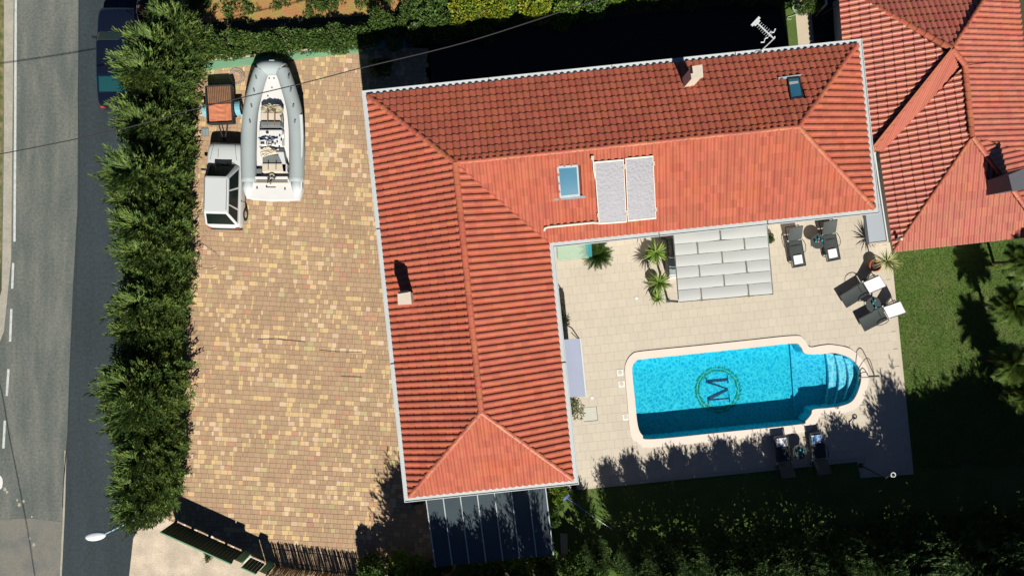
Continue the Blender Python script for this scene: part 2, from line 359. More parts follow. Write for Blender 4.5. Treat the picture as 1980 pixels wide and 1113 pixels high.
# pavers
drive = Q([(330,136),(400,124),(560,108),(712,92),(830,86),(860,700),(885,1100),(900,1260),(700,1180),(553,1118),(470,1074),(322,1003),(308,990)])
sheet('driveway', drive, .012, M['joint'])
PVROOT = [o for o in COL.objects if o.name == 'driveway'][0]
th = R(-3.2); ux = Vector((math.cos(th), math.sin(th), 0)); uy = Vector((-math.sin(th), math.cos(th), 0))
row = .229; sizes = [.11, .216, .325]
def slab_mesh(name, w_, h_, t, mat, b=.006):
    m = MB(); x, y = w_ / 2, h_ / 2
    m.grid([[(-x, -y, 0), (x, -y, 0), (x, y, 0), (-x, y, 0)], [(-x, -y, t - b), (x, -y, t - b), (x, y, t - b), (-x, y, t - b)], [(-x + b, -y + b, t), (x - b, -y + b, t), (x - b, y - b, t), (-x + b, y - b, t)]], cap1=True)
    me = bpy.data.meshes.new(name); me.from_pydata(m.v, [], m.f); me.materials.append(mat); me.update(); return me
cols = ['brown', 'sand', 'cream', 'green', 'red']
PMESH = {(s, c): slab_mesh('paver', sizes[s] - .008, row - .008, .03, M['paver_' + c]) for s in range(3) for c in cols}
rp = random.Random(3); items = []
c0 = G(600, 600)
# gatherings of lighter stones, as they were laid
for j in range(-70, 75):
    x = -9.5 + rp.random() * .3
    while x < 11:
        t_ = rp.random()
        p = .33 + .14 * math.sin(x * 1.1 + j * .21) + .10 * math.sin(x * .6 - j * .33)
        if t_ < p * .9:
            s = rp.choices([0, 1, 2], [.36, .45, .19])[0]; c = rp.choices(['sand', 'cream', 'green'], [.66, .27, .07])[0]
        else:
            s = rp.choices([0, 1, 2], [.2, .4, .4])[0]; c = rp.choices(['brown', 'red', 'green'], [.95, .03, .02])[0]
        wv = sizes[s]
        P = c0 + ux * (x + wv / 2) + uy * (j * row)
        x += wv
        if all(inpoly((P + ux * a + uy * b).x, (P + ux * a + uy * b).y, drive) for a in (-wv * .4, wv * .4) for b in (-row * .4, row * .4)):
            items.append((P, s, c))
vis = [it for it in items if (lambda q: 375 < q[0] < 720 and 250 < q[1] < 900)((it[0].x * PM + 990, 556.5 - it[0].y * PM))]
wide = sorted([it for it in vis if it[1] == 2], key=lambda it: (it[0] - G(600, 620)).length)[:300]
chosen = set(id(i) for i in wide)
stuff = MB(); stuff_c = {c: i for i, c in enumerate(cols)}
def add_mesh(mb, me, Mx, mi):
    n = len(mb.v); mb.v += [Mx @ v.co for v in me.vertices]
    for p in me.polygons: mb.f.append([n + i for i in p.vertices]); mb.mi.append(mi)
for it in items:
    P, s, c = it; dz = rp.uniform(-.0035, .0035); Mx = Matrix.Translation((P.x, P.y, .012 + dz)) @ Matrix.Rotation(th + rp.uniform(-.008, .008), 4, 'Z') @ Matrix.Rotation(rp.uniform(-.008, .008), 4, 'X')
    if id(it) in chosen:
        o = bpy.data.objects.new('paver', PMESH[(s, c)]); COL.objects.link(o); o.parent = PVROOT; o.matrix_local = Mx
    else: add_mesh(stuff, PMESH[(s, c)], Mx, stuff_c[c])
stuff.build('paver_field', [M['paver_' + c] for c in cols], PVROOT, kind='stuff')
mm = MB(); strip(mm, [(500,655),(532,654),(560,657),(590,660)], 1.6, .047); strip(mm, [(618,676),(650,679),(700,681)], 1.3, .047); strip(mm, [(660,726),(700,728)], 1.2, .047)
mm.build('paving_crack', M['crack'], kind='structure')

# terrace
TZ = .05
terr = Q([(1030,440),(1240,420),(1660,380),(1705,395),(1722,480),(1766,916),(1664,923),(1657,892),(1130,945),(1075,949)])
sheet('terrace', terr, TZ - .02, M['tjoint'], holes=[midline], thick=.35)
TR = [o for o in COL.objects if o.name == 'terrace'][0]
ts = .42; tm = slab_mesh('terrace_tile', ts - .003, ts - .003, .02, M['tterr'], .002)
ta = R(5.9); ux = Vector((math.cos(ta), math.sin(ta), 0)); uy = Vector((-math.sin(ta), math.cos(ta), 0))
tl = []
c0 = G(1400, 700)
for j in range(-26, 26):
    for i in range(-26, 26):
        P = c0 + ux * (i * ts + (ts / 2 if j % 2 else 0)) + uy * (j * ts)
        cs = [P + ux * a + uy * b for a in (-ts / 2, ts / 2) for b in (-ts / 2, ts / 2)]
        if all(inpoly(c.x, c.y, terr) for c in cs) and not any(inpoly(c.x, c.y, inner) for c in cs) and not inpoly(P.x, P.y, midline):
            tl.append(P)
tl.sort(key=lambda P: (P - G(1440, 620)).length)
stuff = MB()
for k, P in enumerate(tl):
    Mx = Matrix.Translation((P.x, P.y, TZ - .02 + rp.uniform(-.001, .001))) @ Matrix.Rotation(ta, 4, 'Z')
    if k < 300:
        o = bpy.data.objects.new('terrace_tile', tm); COL.objects.link(o); o.parent = TR; o.matrix_local = Mx
    else: add_mesh(stuff, tm, Mx, 0)
stuff.build('terrace_tile_field', M['tterr'], TR, kind='stuff')
# cut tiles along the border read as one edge band
# ================================================================ POOL
pool = thing('swimming_pool', G(1440, 755), 'blue swimming pool with rounded steps and a letter on its floor', 'swimming pool')
mm = MB(); zc = TZ + .045
mm.grid([[Vector((p.x, p.y, -.25)) for p in outer], [Vector((p.x, p.y, zc)) for p in outer], [Vector((p.x, p.y, zc + .003)) for p in inner], [Vector((p.x, p.y, -.28)) for p in inner]])
mm.build('coping', M['coping'], pool, world=True)
deep_px = [p for p in inner_px if p[0] <= 1557]
zw = -.06
ZF = -.98
def offs(poly, d):
    n = len(poly); out = []
    for i in range(n):
        a, b, c = poly[i - 1], poly[i], poly[(i + 1) % n]
        t = (Vector(c) - Vector(a)); t.z = 0; t.normalize(); out.append(Vector((b[0] - t.y * d, b[1] + t.x * d, 0)))
    return out
# orientation: inner goes clockwise in world => inward normal is (t.y,-t.x)
iw = offs(inner, -.012)
mm = MB()
mm.grid([[Vector((p.x, p.y, -.02)) for p in iw], [Vector((p.x, p.y, ZF)) for p in iw]])
mm.build('pool_wall', M['shell'], pool, world=True, smooth=True)
sheet('pool_floor', iw, ZF, M['shell_dark'], parent=pool, kind=None)
# shallow bay with curved steps
ext_top = [(1541,664),(1556,683),(1584,684),(1612.7,682),(1643.6,692),(1661.6,715),(1662,741),(1648.8,771.7),(1628,783),(1600,787.5),(1571.4,790.5),(1566,800),(1552,815)]
E = catmull([G(*p) for p in ext_top], 5, closed=False)
mm = MB(); Eb = [Vector((p.x, p.y, 0)) for p in E]
mm.prism(Eb[::-1], ZF + .003, -.86); mm.build('shallow_bay', M['shell'], pool, world=True)
def bow(x0, x1, ytop, ybot, bulge):
    return [(x0, ytop), (x0 + 2, ytop + 2)] and [(x0 + bulge * math.sin(math.pi * t), ytop + (ybot - ytop) * t) for t in [i / 14 for i in range(15)]]
for k, (x0, yt, yb, bl_) in enumerate([(1613,684,788,6),(1628,687,784,8),(1643,692,776,9)]):
    z1 = -.86 + .17 * (k + 1) + .02
    front = [G(*p) for p in bow(x0 - 4, 0, yt + 1, yb - 1, bl_)]
    yT, yB = front[0].y, front[-1].y
    back = [p for p in E if p.x > G(x0 - 4, 0).x and yB <= p.y <= yT]
    poly = front + [Vector((p.x - .004, p.y, 0)) for p in back[::-1]]
    m = MB(); m.prism(poly, -.858 if k == 0 else z1 - .172, z1); m.build('pool_step', M['step'], pool, world=True)
sheet('pool_water', inner, zw, M['water'])
# letter and wreath on the floor
def L2(u, v, z=ZF):   # letter space: u across, v up ; letter up = image left
    c = G(1388, 753, z); a = R(5.0); s = 1.0
    ex = Vector((math.sin(-a) * -1, math.cos(a), 0)); ex = Vector((-math.sin(a), math.cos(a), 0)); ey = Vector((-math.cos(a), -math.sin(a), 0))
    return c + ex * u * s + ey * v * s
mm = MB(); z1 = ZF + .006
def lp(P): mm.face([(*L2(u, v).xy, z1) for u, v in P])
hw, hh = .62, .56
mm_polys = [[(-hw + .05, -hh), (-hw + .27, -hh), (-hw + .27, -hh + .05), (-hw + .05, -hh + .05)]]
for sx in (-1, 1):
    tk = .075 if sx < 0 else .15
    lp([(sx * .47 - tk / 2, -hh), (sx * .47 + tk / 2, -hh), (sx * .47 + tk / 2, hh), (sx * .47 - tk / 2, hh)])
z1 += .003
for sx in (-1, 1):
    lp([(sx * .47 - .2, -hh), (sx * .47 + .2, -hh), (sx * .47 + .2, -hh + .06), (sx * .47 - .2, -hh + .06)])
    lp([(sx * .52 - .14, hh - .06), (sx * .52 + .14, hh - .06), (sx * .52 + .14, hh), (sx * .52 - .14, hh)])
z1 += .003
lp([(-.52, hh), (-.32, hh), (.06, -hh + .05), (-.08, -hh + .05)])
z1 += .003
lp([(.52, hh), (.40, hh), (-.04, -hh + .05), (.02, -hh + .05)])
mm.build('letter', M['mblue'], pool, world=True)
rl = random.Random(5)
leafm = MB(); leafm.face([(0, 0, 0), (.06, .038, .004), (.15, 0, 0), (.06, -.038, .004)])
lo = None
for k in range(64):
    a = -2 * math.pi * k / 64 + .35
    r_ = 1.03; C = G(1388, 753, ZF)
    for s in (-1, 1):
        P = C + Vector((math.cos(a), math.sin(a), 0)) * (r_ + s * .02); ang = a + math.pi / 2 + s * R(-45)
        if lo is None: lo = leafm.build('wreath_leaf', M['mgreen'], pool); o = lo
        else: o = lo.copy(); COL.objects.link(o)
        o.location = P - pool.location + Vector((0, 0, .008)); o.rotation_euler = (0, 0, ang + rl.uniform(-.3, .3)); o.scale = [rl.uniform(.9, 1.3)] * 3
# ladder rails
rail = thing('pool_handrail', G(1680, 715), 'bent steel handrails standing at the round end of the pool', 'handrail')
mm = MB()
mm.tube(catmull([G(1656,704,-.1),G(1660,711,.25),G(1668,699,.45),G(1676,692,.5),G(1683,698,.45),G(1691,726,.08)], 4, False), .02, 6)
mm.build('rail', M['silver'] if 0 else M['frame_b'], rail, world=True, smooth=True)
mm = MB(); mm.tube(catmull([G(1662,722,.1),G(1670,719,.25),G(1676,720,.25),G(1679,727,.08)], 4, False), .02, 6)
mm.build('rail', M['frame_b'], rail, world=True, smooth=True)
mm = MB(); mm.tube([G(1662,730,.1), G(1702,728,.1)], .025, 6); mm.build('base_bar', M['silver'], rail, world=True)
# skimmer lids, drains, hatches
for (x, y), lb in zip([(1199,720),(1202,742),(1210,806)], ['white square skimmer lid left of the pool, northernmost of three', 'white square skimmer lid left of the pool, middle one', 'white square skimmer lid left of the pool, the one nearest the tree shade']):
    t = thing('skimmer_lid', G(x, y, TZ), lb, 'skimmer lid', 'skimmer lids beside the pool', rz=R(6))
    m = MB(); m.box((0, 0, .008), (.3, .3, .012)); m.build('frame', M['lid'], t); m = MB(); m.cyl((0, 0, .0145), .10, .01, 14); m.build('cover', M['hatch'], t)
for (x, y), lb in zip([(1231,577),(1145,769)], ['small round drain cover in the open terrace near the yuccas', 'small round drain cover beside the blue awning and the hatch']):
    t = thing('drain_cover', G(x, y, TZ), lb, 'drain cover', 'round terrace drains')
    m = MB(); m.lathe((0, 0, 0), [(.11, .004), (.11, .012), (.075, .012), (.075, .004)]); m.build('ring', M['hatch'], t)
    m = MB(); m.cyl((0, 0, 0), .07, .010); m.build('plate', M['lid'], t)
t = thing('floor_hatch', G(1141, 800, TZ), 'pale square metal hatch set in the terrace by the olive bush', 'hatch', rz=R(5))
m = MB(); m.box((0, 0, .006), (.66, .66, .01)); m.build('plate', M['hatch'], t)
m = MB(); m.box((.335, 0, .010), (.02, .66, .018)); m.box((0, -.335, .010), (.65, .02, .018)); m.build('rim', M['frame_b'], t)

# ================================================================ ROOF BUILDER
def tile_mesh(name, w_, L_, mat):
    prof = [(0, .004), (.12, .0), (.30, .002), (.38, .034), (.50, .056), (.70, .062), (.88, .044), (1, .006)]
    me = bpy.data.meshes.new(name); V = []; F = []
    n = len(prof)
    for (vv, dz) in ((L_ + .05, 0.0), (0, .036), (0, .036)):
        for u, z in prof: V.append((u * (w_ - .004), vv, z + dz + .012))
    for u, z in prof: V.append((u * (w_ - .004), .004, z + .010))
    for i in range(n - 1):
        F.append((n + i, n + i + 1, i + 1, i)); F.append((3 * n + i, 3 * n + i + 1, 2 * n + i + 1, 2 * n + i))
    me.from_pydata(V, [], F); me.materials.append(mat)
    me.polygons.foreach_set('use_smooth', [i % 2 == 0 for i in range(len(F))]); me.update(); return me

class Roof:
    def __init__(s, house, w_, L_, mat, name='roof'):
        s.w, s.L, s.mat = w_, L_, mat; s.house = house; s.tm = tile_mesh('roof_tile', w_, L_, mat)
        s.whole = []; s.bm = bmesh.new(); s.deck = MB(); s.caps = []; s.rnd = random.Random(11)
    def face(s, P3, eave=0, overhang=.05, skip=(), ref=2, normal=None):
        """P3: world points, P3[eave]-P3[eave+1] is the eave; convex"""
        P3 = [Vector(p) for p in P3]
        n = (P3[(eave + 1) % len(P3)] - P3[eave]).cross(P3[(eave + ref) % len(P3)] - P3[eave]).normalized()
        if n.z < 0: n = -n
        if normal is not None: n = Vector(normal).normalized()
        P3 = [Vector((p.x, p.y, P3[eave].z - ((p.x - P3[eave].x) * n.x + (p.y - P3[eave].y) * n.y) / n.z)) for p in P3]
        v = (Vector((0, 0, 1)) - n * n.z).normalized(); u = v.cross(n).normalized()
        flip = u.y < -.3
        O = P3[eave]
        def to2(p): d = p - O; return d.dot(u), d.dot(v)
        ctr = sum(P3, Vector()) / len(P3)
        s.deck.face(P3)
        uv = [to2(p) for p in P3]
        u0, u1 = min(a for a, b in uv), max(a for a, b in uv); v1 = max(b for a, b in uv); v0 = min(b for a, b in uv)
        me = s.tm; B = Matrix((u, v, n)).transposed().to_4x4()
        tmp = bmesh.new(); cut = False
        N = len(uv)
        for j in range(int((v1 - v0) / s.L) + 2):
            for i in range(-1, int((u1 - u0) / s.w) + 2):
                cu, cv = u0 + i * s.w, v0 - overhang + j * s.L
                cs = [(cu, cv), (cu + s.w, cv), (cu + s.w, cv + s.L + .05), (cu, cv + s.L + .05)]
                # inside test against all non-eave edges
                ok = True; out = False
                for k in range(N):
                    if k == eave and normal is None: continue
                    a, b = uv[k], uv[(k + 1) % N]; c2 = (to2(ctr))
                    sd_ = lambda q: (b[0] - a[0]) * (q[1] - a[1]) - (b[1] - a[1]) * (q[0] - a[0])
                    sg = 1 if sd_(c2) > 0 else -1
                    ds = [sg * sd_(q) for q in cs]
                    if min(ds) < 0: ok = False
                    if max(ds) <= 0: out = True
                if out: continue
                skp = False
                for (sp) in skip:
                    if inpoly(*(O + u * (cu + s.w / 2) + v * (cv + s.L / 2)).xy, sp): skp = True
                if skp: continue
                Mx = Matrix.Translation(O + u * cu + v * cv + n * s.rnd.uniform(0, .004)) @ B @ Matrix.Rotation(s.rnd.uniform(-.006, .006), 4, 'Z')
                if not flip and abs(u.y) > .3: Mx = Mx @ Matrix.Translation((s.w, 0, 0)) @ Matrix.Diagonal((-1, 1, 1, 1))
                if ok: s.whole.append(Mx)
                else:
                    m2 = me.copy(); m2.transform(Mx); tmp.from_mesh(m2); bpy.data.meshes.remove(m2)
        for k in range(N):
            if k == eave and normal is None: continue
            a, b = P3[k], P3[(k + 1) % N]; d = (b - a).normalized(); nn = Vector((d.y, -d.x, 0)).normalized()
            if (ctr - a).dot(nn) > 0: nn = -nn
            bmesh.ops.bisect_plane(tmp, geom=tmp.verts[:] + tmp.edges[:] + tmp.faces[:], plane_co=a, plane_no=nn, clear_outer=True)
        m3 = bpy.data.meshes.new('x'); tmp.to_mesh(m3); tmp.free(); s.bm.from_mesh(m3); bpy.data.meshes.remove(m3)
    def ridge(s, a, b, r=.115, step=.36, lift=.03):
        a, b = Vector(a), Vector(b); d = b - a; n = max(1, round(d.length / step)); s.caps.append((a, b, n, r, lift))
    def finish(s, nobj=300, centre=None):
        h = s.house
        dk = s.deck
        for v in dk.v: v.z -= .02
        roof = dk.build('roof', M['roof_under'], h, world=True)
        off = wpos(h)
        wh = sorted(s.whole, key=lambda m: (m.translation - centre).length)
        for Mx in wh[:nobj]:
            o = bpy.data.objects.new('roof_tile', s.tm); COL.objects.link(o); o.parent = roof
            o.matrix_local = Matrix.Translation(-off) @ Mx
        for Mx in wh[nobj:]:
            m2 = s.tm.copy(); m2.transform(Mx); s.bm.from_mesh(m2); bpy.data.meshes.remove(m2)
        me = bpy.data.meshes.new('roof_tile_field'); s.bm.to_mesh(me); me.transform(Matrix.Translation(-off)); me.materials.append(s.mat)
        o = bpy.data.objects.new('roof_tile_field', me); COL.objects.link(o); o.parent = roof; o['kind'] = 'stuff'
        # ridge caps
        cm = {}
        for a, b, n, r, lift in s.caps:
            d = (b - a); st = d.length / n; y = d.normalized(); x = y.cross(Vector((0, 0, 1))).normalized(); z = x.cross(y)
            key = (round(st, 2), r)
            if key not in cm:
                V = []; F = []; K = 7
                for (yy, rr) in ((-.03, r * 1.12), (.05, r * 1.1), (.055, r), (st, r * .92)):
                    for q in range(K):
                        t = math.pi * q / (K - 1) ; V.append((rr * math.cos(t), yy, rr * math.sin(t) * .72))
                for q in range(3):
                    for w2 in range(K - 1): F.append((q * K + w2, q * K + w2 + 1, (q + 1) * K + w2 + 1, (q + 1) * K + w2))
                F.append(tuple(range(K))[::-1])
                mc = bpy.data.meshes.new('ridge_tile'); mc.from_pydata(V, [], F); mc.materials.append(M['ridge']); mc.update(); cm[key] = mc
            for k in range(n):
                o = bpy.data.objects.new('ridge_tile', cm[key]); COL.objects.link(o); o.parent = roof
                o.matrix_local = Matrix.Translation(-off + a + y * st * k + z * lift) @ Matrix((x, y, z)).transposed().to_4x4() @ Matrix.Rotation(s.rnd.uniform(-.03, .03), 4, 'Z')
        return roof

# ================================================================ MAIN HOUSE
ZE, ZR = 5.0, 6.43
hs = thing('main_house', G(900, 450), 'long L shaped house with red tiled hip roof and white gutters', 'house')
A = G(713,187,ZE); ang = R(5.95)
hu = Vector((math.cos(ang), math.sin(ang), 0)); hv = Vector((math.sin(ang), -math.cos(ang), 0))
W_ = 6.68; LE = 20.16; LS = 16.47
def hp(u, v, z=ZE): return Vector((A.x, A.y, 0)) + hu * u + hv * v + Vector((0, 0, z))
hA, hB, hC, hD, hE, hF = hp(0, 0), hp(LE, 0), hp(LE, W_), hp(W_, W_), hp(W_, LS), hp(0, LS)
hw2 = W_ / 2
hP, hR, hQ = hp(hw2, hw2, ZR), hp(LE - hw2, hw2, ZR), hp(hw2, LS - hw2, ZR)
rf = Roof(hs, .272, .345, M['tile_red'])
def roofz(u, v):   # height of the tile plane
    cand = [u, v]
    d = min(u, v, LE - u, LS - v if u < W_ else 99)
    dd = min(u, v) if True else 0
    if u > W_: d = min(v, W_ - v, LE - u)
    elif v > W_: d = min(u, W_ - u, LS - v)
    else: d = min(u, v, max(W_ - u, W_ - v))
    return ZE + (ZR - ZE) * max(0, min(1, d / hw2))
def rpt(px, py, dz=0):     # point on the roof seen at a photo pixel
    z = 5.8
    for _ in range(12):
        p = G(px, py, z); q = p - Vector((A.x, A.y, z)); z = roofz(q.dot(hu), q.dot(hv)) + dz
    return G(px, py, z)
sky1 = [rpt(*p) for p in [(1076,320),(1117,317),(1121,378),(1082,382)]]
sky2 = [rpt(*p) for p in [(1521,153),(1545,151),(1552,192),(1528,196)]]
rf.face([hB, hA, hP, hR], 0, skip=[sky2])       # north
rf.face([hA, hF, hQ, hP], 0)                    # west
rf.face([hF, hE, hQ], 0)                        # south hip
rf.face([hE, hD, hP, hQ], 0)                    # court side of west wing
rf.face([hD, hC, hR, hP], 0, skip=[sky1])       # court side of east wing
rf.face([hC, hB, hR], 0)                        # east hip
for a, b in [(hA, hP), (hB, hR), (hC, hR), (hE, hQ), (hF, hQ)]: rf.ridge(a, b, .105, .40)
rf.ridge(hQ, hP, .13, .46, .035); rf.ridge(hR, hP, .085, .50, .03)
rf.finish(300, G(900, 560, 5.5))
m = MB(); m.tube([hD + Vector((0, 0, .05)), hP + Vector((0, 0, .05))], .045, 6); m.build('valley_flashing', M['tile_red'], hs, world=True)
# gutters
def hgut(pts, wd=.29):
    return pts
def offpt(u, v, su, sv, d): return hp(u + su * d, v + sv * d)
corners = [(0, 0, -1, -1), (LE, 0, 1, -1), (LE, W_, 1, 1), (W_, W_, 1, 1), (W_, LS, 1, 1), (0, LS, -1, 1)]
gd = .27
for i in range(6):
    a = corners[i]; b = corners[(i + 1) % 6]
    Pi, Qi = hp(a[0], a[1]), hp(b[0], b[1]); Po, Qo = offpt(*a, gd), offpt(*b, gd)
    m = MB(); ins = -.02
    Pi, Qi = offpt(*a, ins), offpt(*b, ins)
    lipa, lipb = offpt(*a, gd - .03), offpt(*b, gd - .03)
    Z = lambda p, z: Vector((p.x, p.y, z))
    ring = lambda i_, l_, o_: [Z(i_, ZE - .14), Z(i_, ZE - .03), Z(l_, ZE - .035), Z(l_, ZE - .005), Z(o_, ZE - .005), Z(o_, ZE - .18)]
    m.grid([ring(Pi, lipa, Po), ring(Qi, lipb, Qo)], cap0=True, cap1=True)
    m.build('gutter', M['gutter'], hs, world=True)
    L_ = (Qi - Pi).length; nseg = max(1, int(L_ / 4.2)); d = (Qi - Pi)
    m = MB()
    for k in range(1, nseg):
        c = (Pi + d * (k / nseg) + Po + (Qo - Po) * (k / nseg)) / 2
        m.box(Z(c, ZE - .012), (.018 if i in (0, 2, 4) else gd + .03, gd + .03 if i in (0, 2, 4) else .018, .03), rz=ang)
    if nseg > 1: m.build('gutter_joint', M['frame_b'], hs, world=True)
# walls
wi = .55
wp = [hp(wi, wi), hp(LE - wi, wi), hp(LE - wi, W_ - wi), hp(W_ - wi, W_ - wi), hp(W_ - wi, LS - wi), hp(wi, LS - wi)]
m = MB(); m.prism([(p.x, p.y) for p in wp][::-1], .0, ZE - .02); m.build('wall', M['wall_white'], hs, world=True)
# chimneys
def chimney(px4, zt, mat, ch_dark=True, flue=None):
    P = [G(x, y, zt) for x, y in px4]; c = sum(P, Vector()) / 4
    m = MB(); pin = [c + (p - c) * .86 for p in P]; zb = zt - 1.6
    m.prism([(p.x, p.y) for p in pin], zb, zt - .08)
    body = m.build('chimney', mat, hs, world=True)
    m = MB(); m.prism([(p.x, p.y) for p in P], zt - .09, zt)
    m.build('cap', mat, body, world=True)
    return body
c1 = chimney([(1334,129),(1358,125),(1360,149),(1337,153)], 6.75, M['chim'])
m = MB(); m.bar(G(1336,126,6.80), G(1338,142,6.80), .07, .06); m.build('flue_slot', M['black'], c1, world=True)
c2 = chimney([(768.5,567),(793.5,563.5),(796,587.5),(769.5,589.5)], 6.5, M['chim'])
m = MB(); m.bar(G(770,566,6.53), G(790,562.8,6.53), .08, .06); m.build('flue_slot', M['black'], c2, world=True)
# skylights
def skylight(q, flash_px, dark=False):
    n = (q[1] - q[0]).cross(q[2] - q[0]).normalized();
    if n.z < 0: n = -n
    c = sum(q, Vector()) / 4
    m = MB(); up = n * .10
    o4 = [c + (p - c) * 1.0 + up for p in q]; i4 = [c + (p - c) * .84 + up for p in q]; b4 = [c + (p - c) * 1.0 - n * .05 for p in q]
    m.grid([b4, o4, i4, [p - n * .03 for p in i4]])
    f = m.build('skylight', M['frame_b'] if dark else M['lead'], hs, world=True)
    m = MB(); m.face([p - n * .015 for p in i4]); m.build('pane', M['glass_sky'], f, world=True)
    m = MB(); 
    a, b = flash_px; m.bar(a + n * .075, b + n * .075, .10, .02); m.build('flashing', M['lead'], f, world=True)
    return f
skylight(sky1, (rpt(1066,385), rpt(1133,379)))
skylight(sky2, (rpt(1504,154.5), rpt(1549,148.5)), True)
m = MB(); s0 = [rpt(*p, dz=.06) for p in [(1083,372),(1120,369),(1121,379),(1083,383)]]; m.face([p for p in s0]); m.build('skylight_apron', M['lead'], hs, world=True)
# blind half drawn in north skylight
m = MB(); s0 = [rpt(*p, dz=.10) for p in [(1525,158.5),(1543,156.5),(1544,161),(1526,164)]]; m.face(s0); m.build('blind', M['cream'], hs, world=True)
# shutters below the court eave
def gbox(name, pts4, z0, z1, mat, parent, **k):
    P = [G(x, y, (z1)) for x, y in pts4]; m = MB(); m.prism([(p.x, p.y) for p in P], z0, z1); return m.build(name, mat, parent, world=True, **k)
for q in ([(1184,463),(1192,455),(1236,451),(1222,459)], [(1443,439),(1470,429),(1512,425),(1492,434)]):
    sh = gbox('shutter', q, 2.15, 2.2, M['greenpaint'], hs)
for q in ([(1346,443),(1434,434),(1434,438),(1346,448)],):
    gbox('awning_case', q, 2.6, 2.75, M['greyvinyl'], hs)
# solar panels
for q, lb in (([(1149,313),(1206,308),(1212,430),(1158,434)], 'silver solar water panel on the red roof, the one nearer the skylight'), ([(1209,306),(1263,301),(1269,423),(1214,428.5)], 'silver solar water panel on the red roof, the one farther from the skylight')):
    P = [rpt(x, y, .16) for x, y in q]; c = sum(P, Vector()) / 4; n = (P[1] - P[0]).cross(P[2] - P[0]).normalized(); n = n if n.z > 0 else -n
    t = thing('solar_panel', c, lb, 'solar panel', 'solar water panels on the roof')
    m = MB(); i4 = [c + (p - c) * .955 for p in P]
    m.grid([[p - n * .09 for p in P], P, i4, [p - n * .02 for p in i4]], cap0=True); m.build('frame', M['cream'], t, world=True)
    m = MB(); m.face([p - n * .012 for p in i4]); m.build('glass', M['solar'], t, world=True)
    m = MB()
    for a, b in ((0, 3), (1, 2)):
        for f in (.12, .85): 
            p = P[a].lerp(P[b], f); m.box(p, (.09, .16, .05), rz=ang)
    m.build('clamp', M['cream'], t, world=True)
t = thing('roof_pipe', rpt(1052, 440), 'cream insulated pipe running over the roof tiles to the solar panels', 'pipe')
m = MB(); m.tube([rpt(1052,446,.10), rpt(1053,441,.11), rpt(1060,438.5,.12), rpt(1146,430,.12), rpt(1158,431,.12)], .055, 8); m.build('pipe', M['cream'], t, world=True, smooth=True)
t = thing('roof_fitting', rpt(1146, 308), 'white pipe fitting standing at the corner of the solar panel', 'pipe fitting')
m = MB(); m.tube([rpt(1145,304,.15), rpt(1147,312,.18), rpt(1148,330,.18), rpt(1151,345,.16)], .03, 6); m.build('pipe', M['cream'], t, world=True)
m = MB(); m.box(rpt(1145.5,305,.2), (.12, .12, .14)); m.build('valve', M['cream'], t, world=True)

# antenna
an = thing('tv_antenna', G(1475, 99, 5), 'silver television aerial on a bent mast beside the roof gutter', 'antenna')
m = MB(); m.tube([G(1476,103,4.9), G(1473,97,5.05), G(1497,74,6.3), G(1498,72,6.5)], .03, 6); m.build('mast', M['tubelight'], an, world=True)
bz = 6.45; b0, b1 = G(1497,76,bz), G(1461,42,bz); m = MB(); m.bar(b0, b1, .04, .04); m.build('boom', M['tubelight'], an, world=True)
d = (b1 - b0); dn = Vector((-d.y, d.x, 0)).normalized()
for k in range(9):
    m = MB(); c = b0 + d * (.22 + k * .095); hl = .17 - k * .006
    m.tube([c - dn * hl, c + dn * hl], .008, 4); m.build('director', M['tubelight'], an, world=True)
m = MB(); c = b1; m.bar(c - dn * .22, c + dn * .22, .10, .05); m.bar(c - d * .08 - dn * .14, c - d * .08 + dn * .14, .07, .05); m.build('end_plate', M['tubelight'], an, world=True)
for pts in ([(1487,70),(1489,62),(1496,63),(1499,56)], [(1484,73),(1479,75),(1477,82),(1471,82)]):
    m = MB(); m.tube([G(x, y, bz) for x, y in pts], .028, 5); m.build('reflector', M['tubelight'], an, world=True)
t = thing('gutter_cable', G(1462, 102, 5), 'small dark cable looped over the white gutter by the aerial', 'cable')
m = MB(); m.tube(catmull([G(1461,107,5.02), G(1463,103,5.06), G(1469,101,5.08), G(1474,101,5.02)], 3, False), .015, 5); m.build('wire', M['cable'], t, world=True)

# ================================================================ NEIGHBOUR HOUSE
GN = lambda x, y, z=.75: G(x, y, z - .75)
nh = thing('neighbour_house', GN(1860, 250), 'neighbouring house with weathered red tiled roofs and chunky ridge tiles', 'house')
nr = Roof(nh, .248, .40, M['tile_red2'])
ze = 2.95; za = 4.45
apx = GN(1840, 96, za)
NW = GN(1631, -60, ze); 
wl = [GN(1628,-160,ze), GN(1650,300,ze)]
top = GN(1640, -20, za)
hipNW = GN(1640,-8, 3.05)
# west slope, upper volume
nr.face([GN(1648,296,ze), GN(1622,-30,ze), GN(1650,-12,3.15), apx, GN(1690,291,3.36)], 0, ref=3)
# north slope
nr.face([GN(1936,-48,3.0), GN(1628,-22,3.0), apx], 0)
# east slope
E1, E2 = GN(1963,-30,3.1), GN(1996,300,3.1)
EM = E1.lerp(E2, .44)
nr.face([E1, EM, GN(1866,128,4.30), apx, GN(1915,-20,3.6)], 0, ref=3)
nr.face([EM, E2, GN(1880,265,4.30), GN(1866,128,4.30)], 0)
nr.face([E2, GN(2035,470,3.1), GN(1880,265,4.30)], 0)
